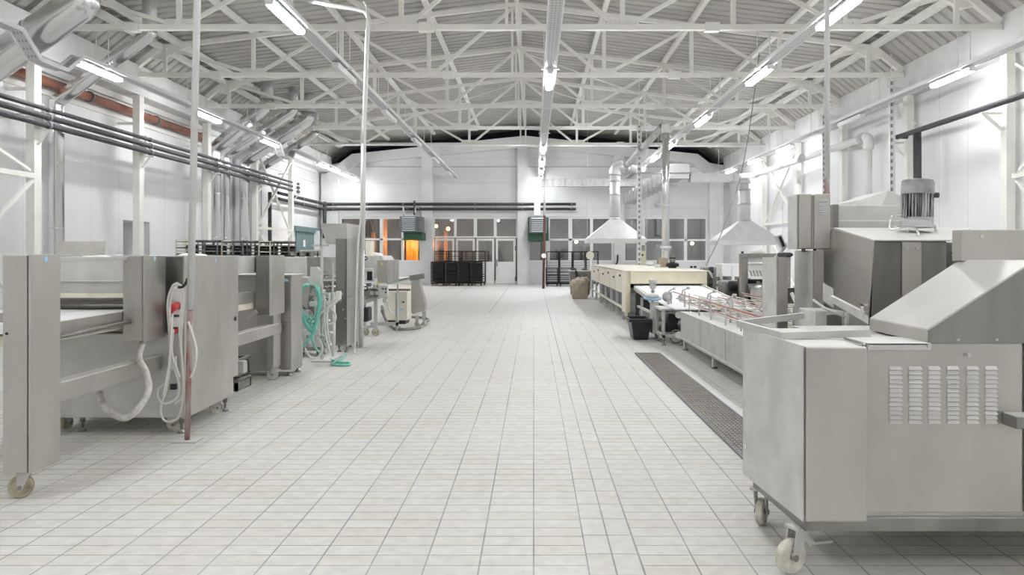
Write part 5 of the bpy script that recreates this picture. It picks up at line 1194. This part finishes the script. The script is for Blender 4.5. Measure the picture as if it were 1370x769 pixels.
for i, (px, py, r_, m_) in enumerate([(873.5, 381.5, .05, 'cream_belt'), (873, 397.5, .085, 'blue'), (893, 397, .075, 'steel_dusty')]):
    if i != 1:
        tt = thing('post_valve', ['white valve on a post over a blue disc before the oven mouth', '', 'round floured bearing housing beside the blue disc'][i], ['valve', '', 'bearing'][i], tuple(P(px, 404, yq+.1)))
        tt.name = ['post_valve', '', 'bearing_housing'][i]
    c = P(px, py, yq+.1)
    if i == 0:
        obj('valve_body', MB().lathe(c, (0, 0, 1), [(-.07, .02), (-.05, .05), (.03, .055), (.06, .07), (.09, .07)], 16).torus(c+Vector((0, -.06, .01)), .035, .008, (0, 1, 0)), 'steel_dusty', tt)
        obj('valve_stem', MB().cyl(P(px, 404.5, yq+.1), c, .014, 8).cyl(P(px, 391, yq+.1), P(px, 388, yq+.1), .03, 10), 'rackgrey', tt)
    elif i == 1:
        obj('disc', MB().lathe(c, (0, -.15, 1), [(-.03, .02), (-.028, .15), (-.01, .155), (.0, .14)], 24), 'blue', tt)
        obj('dome', MB().sphere(c+Vector((0, .01, .01)), .11, (1, 1, .55)), 'steel_dusty', tt)
        obj('disc_stem', MB().cyl(P(px, 405, yq+.1), c-Vector((0, 0, .02)), .02, 8), 'steel_dusty', tt)
    else:
        obj('bearing_body', MB().lathe(c, (-.5, -1, .1), [(-.04, .06), (-.02, .085), (.03, .085), (.05, .05)], 20), 'steel_dusty', tt)
        obj('bearing_post', MB().cyl(Vector((W(px, yq), yq-.1, .612)), c, .02, 8), 'steel_dusty', tt)
# ---- belt coming out of the oven
t = thing('belt_conveyor', 'broad white belt sloping down out of the cream oven mouth', 'conveyor', (2.7, 14.6, 0))
bx0, bx1 = 2.13, 3.5
obj('belt', MB().hull8([(bx0, 13.1, .585), (bx1, 13.1, .585), (bx1, 16.7, .765), (bx0, 16.7, .765), (bx0, 13.1, .60), (bx1, 13.1, .60), (bx1, 16.7, .78), (bx0, 16.7, .78)]), 'belt', t, .003)
obj('belt', MB().box(bx0, bx1, 11.78, 13.1, .585, .6), 'belt', t)
obj('side_rail', MB().bar((bx0-.03, 13.35, .56), (bx0-.03, 16.3, .72), .04, .08), 'steel_dusty', t, .003)
obj('side_rail', MB().bar((bx1+.03, 13.1, .56), (bx1+.03, 16.3, .74), .04, .08), 'steel_dusty', t, .003)
for y in (14.0, 15.6):
    for x in (bx0+.0, bx1-.05): obj('leg', MB().box(x, x+.05, y, y+.05, 0, .56), 'steel_dusty', t)
obj('lower_frame', MB().box(bx0-.05, bx1, 13.95, 14.0, .33, .39).box(bx0, bx0+.05, 14.0, 16.2, .33, .37), 'steel_dusty', t)
for k in range(3): obj('return_roller', MB().cyl((bx0, 14.4+.7*k, .25), (bx1, 14.4+.7*k, .25), .05, 12), 'steel_v', t)
obj('drip_tray', MB().box(bx0+.1, bx1, 14.2, 16.2, .12, .16), 'steel_dusty', t)
for x in (bx0+.15, bx1-.1):
    for y in (14.3, 16.1): obj('tray_foot', MB().box(x, x+.04, y, y+.04, 0, .12), 'steel_v', t)
# ---- cream tunnel oven
OX0, OX1, OY0, OY1, OZ = 1.92, 3.62, 16.4, 26.0, 1.08
t = thing('tunnel_oven', 'long cream tunnel oven with a row of side doors', 'oven', (2.7, OY0, 0))
obj('oven_body', MB().box(OX0+.03, OX1, OY0+.02, OY1, .80, OZ-.01), 'cream', t, .01)
obj('oven_body', MB().box(OX0+.03, OX1, OY0+.6, OY1, .58, .80), 'cream', t)
obj('front_fascia', MB().box(OX0+.1, OX1, OY0-.02, OY0+.02, .80, OZ-.02), 'cream', t, .008)
obj('top_sheet', MB().box(OX0-.02, OX1+.03, OY0-.05, OY1, OZ-.02, OZ+.0), 'cream_side', t, .004)
obj('oven_mouth', MB().box(OX0+.12, OX1-.1, OY0+.5, OY0+.55, .7, .8), 'steel_black', t)
obj('mouth_lip', MB().box(OX0+.12, OX1-.08, OY0-.03, OY0+.5, .79, .802), 'steel_black', t)
obj('front_leg', MB().box(OX0, OX0+.1, OY0-.02, OY0+.12, .2, .80), 'cream', t, .006)
obj('front_leg', MB().box(OX1-.12, OX1, OY0-.02, OY0+.12, .2, .80), 'cream', t, .006)
obj('front_foot', MB().box(OX0-.04, OX0+.02, OY0-.25, OY0-.2, 0, .78), 'cream', t, .004)
obj('corner_panel', MB().box(OX0-.01, OX0+.03, OY0-.01, OY0+.62, .2, OZ-.01), 'cream_side', t, .006)
ys_d = [OY0+.62, 18.35, 19.7, 21.2, 22.8, 24.4, OY1]
for i, (a, b) in enumerate(zip(ys_d, ys_d[1:])):
    d = obj('oven_door', MB().box(OX0-.02, OX0+.02, a+.03, b-.03, .585, OZ-.04), 'cream_side', t, .012)
    zz = .86 if i % 2 else .93
    obj('door_latch', MB().box(OX0-.045, OX0-.02, a+.15, a+.24, zz, zz+.05), 'black', d, .006)
for y in ys_d[1:]+[OY0+.65]:
    obj('oven_leg', MB().box(OX0+.0, OX0+.06, y-.04, y+.02, 0, .585), 'galv_mat', t)
obj('lower_rail', MB().box(OX0-.01, OX0+.03, OY0+.6, OY1, .24, .29), 'cream_side', t)
obj('under_duct', MB().box(OX0+.3, OX1-.1, OY0+.7, OY1, .07, .57), 'shroud', t, .01)  # dark box filling the space under the oven
obj('floor_skid', MB().box(OX0+.02, OX0+.08, OY0, OY0+.7, 0, .2), 'shroud', t)
for y in (OY0+.05, 20, 25.5): obj('rear_leg', MB().box(OX1-.08, OX1, y, y+.08, 0, .585), 'galv_mat', t)
# things standing on the oven
yo = 25.2
t = thing('control_cabinet', 'narrow cream cabinet with a grey window standing on the oven', 'cabinet', (W(858, yo), yo, OZ))
obj('cabinet_case', MB().box(W(853, yo), W(864.5, yo), yo, yo+.35, OZ+.002, H(327, yo)), 'cream', t, .01)
obj('window_panel', MB().box(W(855.8, yo), W(863, yo), yo-.008, yo, H(335.5, yo), H(328, yo)), 'rackgrey', t)
obj('knob', MB().cyl(P(859.5, 341, yo), P(859.5, 341, yo-.04), .035, 12), 'black', t)
t = thing('burner_motor', 'small black and steel blower on the oven top by the stack', 'blower', (W(899.5, 19.2), 19.2, OZ))
c = Vector((W(899.5, 19.2), 19.2, OZ+.002))
obj('blower_base', MB().lathe(c, (0, 0, 1), [(0, .1), (.03, .1), (.035, .16), (.10, .165), (.13, .12)], 22), 'rackblack', t)
obj('blower_motor', MB().lathe(c, (0, 0, 1), [(.12, .06), (.15, .07), (.27, .07), (.29, .05), (.3, .075), (.33, .075)], 20), 'steel_v', t)
obj('blower_cap', MB().cyl(c+Vector((0, 0, .23)), c+Vector((0, 0, .26)), .082, 18), 'black', t)
a = P(887, 357, 20.5)
tag(obj('cardboard_box', MB().box(a.x-.13, a.x+.12, 20.4, 20.7, OZ+.002, OZ+.25).bar((a.x-.13, 20.4, OZ+.25), (a.x-.22, 20.4, OZ+.18), .02, .01), 'card'), 'brown cardboard box on the oven top behind the stack foot', 'box')
for i, (px, y, s, m_, l_, nm) in enumerate([(869.5, 22.5, .09, 'paper', 'small white bundle on the oven top beside the cream cabinet', 'cloth_bundle'), (879.5, 20.0, .06, 'paper', 'small white lump before the cardboard box on the oven', 'cloth_bundle')]):
    tag(obj(nm, MB().sphere((W(px, y), y, OZ+s*.72), s, (1.3, 1, .7)), m_), l_, 'bundle' if i < 2 else 'knob')
ov = [o for o in bpy.data.objects if o.name == 'tunnel_oven'][0]
for px in (925, 930): obj('vent_knob', MB().cyl((W(px, 19.5), 19.5, OZ), (W(px, 19.5), 19.5, OZ+.05), .035, 10), 'black', ov)
# ---- black bin and paper sack cart
yb4 = 13.25
t = thing('black_bin', 'black plastic tub with rim on the floor before the oven', 'tub', (W(858, yb4), yb4, 0))
bx0_, bx1_ = W(840.5, yb4), W(868.5, yb4)
n = MB(); z = H(424.5, yb4)
n.frustum((bx0_+.06, bx1_-.05, yb4-.25, yb4+.2, 0), (bx0_+.012, bx1_-.01, yb4-.33, yb4+.28, z-.05))
obj('tub_body', n, 'black', t, .02)
obj('tub_rim', MB().box(bx0_-.03, bx1_, yb4-.37, yb4-.33, z-.05, z).box(bx0_-.03, bx1_, yb4+.28, yb4+.32, z-.05, z).box(bx0_-.03, bx0_+.012, yb4-.33, yb4+.28, z-.05, z).box(bx1_-.03, bx1_+.0, yb4-.33, yb4+.28, z-.05, z), 'black', t, .01)
ysk = 24.9
t = thing('paper_sack', 'crumpled brown paper sack in a carton before the far oven end', 'sack', (W(780, ysk), ysk, 0))
obj('carton', MB().box(W(766, ysk), W(786, ysk), ysk, ysk+.4, 0, .52), 'card', t, .01)
sb = MB()
for (px, py, r_, sc) in ((775, 381, .27, (1.1, .8, .8)), (781, 378, .22, (1, .8, .9)), (769, 384, .17, (.9, .8, .9)), (785, 383, .15, (.8, .8, .9)), (776, 376, .17, (1.2, .7, .7))): sb.sphere(P(px, py, ysk+.2), r_, sc, 12, 8)
for v in sb.bm.verts: v.co += Vector((rr.uniform(-.03, .03), rr.uniform(-.03, .03), rr.uniform(-.03, .03)))
obj('sack_top', sb, 'sack', t)
t = thing('steel_bin', 'dented steel bin with rubber flap behind the brown paper sack', 'bin', (W(775, 26.4), 26.4, 0))
ysb = 26.4
obj('bin_body', MB().frustum((W(764, ysb), W(789, ysb), ysb, ysb+.6, .05), (W(762, ysb), W(791, ysb), ysb-.05, ysb+.65, H(363, ysb))), 'steel_v', t, .02)
obj('bin_rim', MB().box(W(761, ysb), W(791.5, ysb), ysb-.09, ysb+.68, H(363.2, ysb), H(361.5, ysb)), 'galv_mat', t, .01)
for a_ in (768, 782): obj('bin_contents', MB().sphere(P(a_, 360.8, ysb+.3), .11, (1, 1, .5)), 'black', t)
obj('rubber_flap', MB().prism([P(769, 363, ysb-.12), P(771, 361, ysb-.12), P(775, 371, ysb-.12), P(773, 376, ysb-.12), P(770, 371, ysb-.12)], (0, .02, 0)), 'black', t)
obj('bin_base', MB().box(W(766, ysb), W(787, ysb), ysb+.05, ysb+.55, 0, .05), 'black', t)
t = thing('disc_stand', 'round cream disc on a stem behind the sack at the far oven end', 'disc on stand', (W(790, 27.4), 27.4, 0))
c = P(789.5, 341.5, 27.4)
obj('disc', MB().cyl(c, c+Vector((0, .08, 0)), .14, 18), 'cream_belt', t)
obj('stem', MB().cyl((c.x+.03, 27.5, 0), (c.x+.03, 27.5, c.z), .03, 10), 'white', t)
# ---- black tray racks by the back wall
def rackgrp(specs, group, m, tm, nsh, fill, labels, depth=.6, wheels=True, back=False):
    for (a, b, pt, y), l in zip(specs, labels):
        tray_rack(l, W(a, y)+.01, W(b, y)-.01, y, y+depth, H(pt, y), m, tm, nsh, group, fill, wheels=wheels, z0=.1, back=back)
rackgrp([(576, 594, 350, 35.0), (594.5, 611, 349, 35.05), (611.5, 628, 350, 35.0), (628.5, 645, 349.5, 35.05)], 'black tray racks at the back doors', 'rackblack', 'rackblack', 22, .9,
        ['leftmost low black tray rack before the back doors', 'second low black tray rack before the back doors', 'third low black tray rack before the back doors', 'rightmost low black tray rack before the back doors'], back=True)
rackgrp([(581, 598, 335.5, 35.75), (598.5, 616, 335.5, 35.75), (616.5, 633, 335.5, 35.75), (633, 649.5, 335.5, 35.75)], 'black racks in the rear row', 'rackblack', 'black', 14, .3,
        ['leftmost taller black rack in the row behind, at the back doors', 'second taller black rack in the row behind, at the back doors', 'third taller black rack in the row behind, at the back doors', 'rightmost taller black rack, sticking out by the door handle'])
rackgrp([(730, 747, 358, 34.4), (748, 765, 358, 34.4)], 'low open racks', 'rackblack', 'rackgrey', 12, .15, ['lower open black rack by the red pole, left one', 'lower open black rack, right one, before the taller open racks'])
rackgrp([(731, 748.5, 336, 35.4), (748.5, 766.5, 336, 35.4), (766.5, 784, 336, 35.4), (784, 801.5, 336, 35.4)], 'tall open racks', 'rackblack', 'rackblack', 16, .0,
        ['leftmost tall open black rack under the right heater', 'second tall open black rack right of the red pole', 'third tall open black rack, behind the steel bin', 'rightmost tall open black rack, behind the round disc'])
# ---- machines at the far right behind the trough
ym = 14.25
t = thing('framed_machine', 'grey framed machine with slotted pale cover under the right hood', 'machine', (W(1015, ym), ym, 0))
x0, x1 = W(989, ym), W(1058, ym)
zt_ = H(339, ym)
obj('side_frame', MB().box(x0+.05, x0+.16, ym, ym+.22, .12, zt_), 'steel_v', t, .006)
obj('side_frame', MB().box(x1-.09, x1, ym, ym+.22, .12, zt_), 'steel_v', t, .006)
obj('top_beam', MB().box(x0+.02, x1, ym-.02, ym+.1, zt_-.07, zt_), 'steel_v', t, .004)
obj('shadow_band', MB().box(x0+.09, x1-.09, ym+.05, ym+.12, zt_-.16, zt_-.07), 'steel_dusty', t)  # floured steel band just below the top beam
obj('pale_cover', MB().hull8([P(998, 353, ym+.1), P(1052, 353, ym+.1), P(1052, 352, ym+.14), P(998, 352, ym+.14), P(1006, 371, ym-.2), P(1052, 371, ym-.2), P(1052, 371, ym-.16), P(1006, 371, ym-.16)][:4]+[P(1006, 371, ym-.2), P(1052, 371, ym-.2), P(1052, 371, ym-.16), P(1006, 371, ym-.16)]), 'steel_pale', t)
for k in range(6):
    obj('cover_slot', MB().bar(P(1003.5+4.3*k, 362, ym-.06), P(1006+4.3*k, 369, ym-.2), .03, .01), 'rackgrey', t)
obj('cover_lip', MB().box(W(1005, ym-.2), W(1054, ym-.2), ym-.26, ym-.18, H(373, ym-.2), H(371, ym-.2)), 'paper', t)
obj('inner_machinery', MB().box(x0+.17, x1-.1, ym+.15, ym+.8, .2, H(374, ym)), 'rackblack', t, .02)
obj('roll', MB().cyl(P(1000, 386, ym), P(1050, 386, ym), .09, 14), 'steel_v', t)
obj('inner_post', MB().box(W(1012, ym), W(1016, ym), ym-.05, ym, .1, H(376, ym)), 'steel_dusty', t)
obj('round_guard', MB().lathe(P(1020, 394, ym-.2), (0, -1, .2), [(-.03, .2), (0, .22), (.03, .14)], 20), 'steel_v', t)
obj('black_knob', MB().cyl((x0+.07, ym+.05, zt_), (x0+.07, ym+.05, zt_+.04), .025, 10), 'black', t)
for x in (x0+.03, x1-.07): obj('leg', MB().box(x, x+.05, ym+.05, ym+.1, 0, .12), 'steel_v', t)
tag(obj('flour_bag', MB().sphere(P(1013, 337.5, ym+.5), .11, (1.2, .9, .55)).sphere(P(1016, 335, ym+.5), .07, (1, .9, .6)), 'sheet'), 'small pale bag lying on top of the grey framed machine', 'bag')
yw = 17.6
t = thing('white_cabinet', 'white double cabinet right of the oven end before the bright wall', 'cabinet', (W(978, yw), yw, 0))
obj('cabinet_body', MB().box(W(965.5, yw), W(989, yw), yw, yw+.6, .05, H(353, yw)), 'paper', t, .01)
obj('cabinet_door', MB().box(W(965.5, yw), W(978.3, yw), yw-.02, yw, .1, H(353.5, yw)), 'white', t, .004)
obj('cabinet_door', MB().box(W(979, yw), W(989, yw), yw-.02, yw, .1, H(353.5, yw)), 'white', t, .004)
obj('cabinet_feet', MB().box(W(967, yw), W(987, yw), yw+.05, yw+.5, 0, .05), 'black', t)
yj = 16.45
t = thing('dosing_unit', 'dusty grey dosing unit with small white cabinet beside the oven', 'machine', (W(962, yj), yj, 0))
obj('dark_body', MB().box(W(949, yj), W(963, yj), yj+.3, yj+.9, .05, H(358, yj)), 'rackgrey', t, .01)
obj('post', MB().box(W(955, yj), W(959, yj), yj+.1, yj+.2, 0, H(366, yj)), 'steel_v', t)
obj('motor', MB().cyl(P(952, 365, yj+.2), P(952, 357, yj+.2), .05, 14), 'black', t)
obj('slanted_plate', MB().prism([P(947, 362, yj+.1), P(950, 362, yj+.1), P(956, 371, yj+.1), P(953, 373, yj+.1)], (0, .05, 0)).prism([P(962, 366, yj+.1), P(967, 366, yj+.1), P(967, 380, yj+.1), P(965, 377, yj+.1)], (0, .05, 0)), 'steel_pale', t)
obj('small_motor_box', MB().box(W(970, yj), W(979, yj), yj, yj+.25, H(379, yj), H(369, yj)), 'steel_v', t, .02)
obj('white_case', MB().box(W(968, yj-.3), W(981, yj-.3), yj-.3, yj, .3, H(379, yj-.3)), 'paper', t, .006)
obj('frame', MB().box(W(959, yj-.3), W(961, yj-.3), yj-.3, yj-.26, 0, H(380, yj-.3)).box(W(959, yj-.3), W(968, yj-.3), yj-.3, yj-.26, H(383, yj-.3), H(379, yj-.3)), 'cream_side', t)
obj('frame_leg', MB().box(W(979, yj-.3), W(981, yj-.3), yj-.26, yj-.22, 0, .3), 'cream_side', t)
obj('elbow_pipe', MB().tube(smooth_path([P(983, 378, yj-.2), P(990, 379, yj-.2), P(989, 386, yj-.2), P(984, 390, yj-.2), P(979, 388, yj-.2)], 5), .05, 12), 'steel_dusty', t)
for i, (px, py) in enumerate([(953, 376), (960, 372), (965, 385), (972, 383), (988, 372), (994, 383), (955, 384), (998, 376)]):
    a = P(px, py, yj+.25); obj('fitting', MB().box(a.x-.06, a.x+.06, yj+.2, yj+.35, a.z-.05, a.z+.04), ['rackgrey', 'steel_v', 'steel_dusty'][i % 3], t, .01)
t = thing('gear_unit', 'dark greasy gear unit between the white cabinet and the framed machine', 'machine', (3.9, 15.35, 0))
obj('gear_body', MB().box(3.72, 4.4, 15.38, 15.85, .1, H(376, 15.2)), 'rackgrey', t, .03)
obj('gear_motor', MB().cyl((3.8, 15.26, .8), (4.1, 15.26, .8), .1, 16), 'rackblack', t)
obj('gear_base', MB().box(3.75, 4.35, 15.4, 15.8, 0, .1), 'black', t)
obj('gear_guard', MB().box(4.15, 4.5, 15.15, 15.38, .3, .95), 'steel_v', t, .01)
# ---- a second dusty bed right of the trough with pale tubes (far right middle)
t = thing('side_conveyor', 'far floured conveyor bed beyond the red guide rods', 'conveyor', (4.4, 10, 0))
obj('bed', MB().box(3.85, 5.2, 7.4, 12.8, .5, .56), 'steel_dusty', t, .01)
for x in (3.9, 5.1):
    for y in (7.5, 10, 12.6): obj('leg', MB().box(x, x+.06, y, y+.06, 0, .5), 'steel_v', t)
for k in range(6): obj('bed_rod', MB().tube([(3.95+.2*k, 7.5, .66), (3.9+.2*k, 12.7, .66)], .014, 6), 'cream_belt', t)
for k in range(5): obj('rod_support', MB().box(3.9, 5.15, 7.6+1.2*k, 7.64+1.2*k, .56, .65), 'steel_dusty', t)
# ---- drain grating in the floor
gx0, gx1, gy0, gy1 = 1.455, 1.79, 5.0, 11.2
t = thing('floor_grating', 'long dark steel drain grating set in the tiled floor', 'grating', ((gx0+gx1)/2, gy0, 0))
obj('drain_channel', MB().box(gx0, gx1, gy0, gy1, .0, .003), 'rackgrey', t)
b = MB().box(gx0-.012, gx0+.006, gy0, gy1, 0, .016).box(gx1-.006, gx1+.012, gy0, gy1, 0, .016).box(gx0, gx1, gy1-.01, gy1+.01, 0, .016).box(gx0, gx1, gy0-.01, gy0+.01, 0, .016)
obj('grating_frame', b, 'shroud', t)
for i in range(10):
    x = gx0+(gx1-gx0)*(i+.5)/10
    obj('bearing_bar', MB().box(x-.003, x+.003, gy0+.01, gy1-.01, .003, .014), 'galv_mat', t)
k = 0; y = gy0+.05; cb = MB()
while y < gy1: cb.box(gx0+.004, gx1-.004, y-.009, y+.009, .0135, .0165); y += .062
o = obj('cross_bars', cb, 'brown_bar' if 'brown_bar' in M else 'crate', t); o['kind'] = 'stuff'
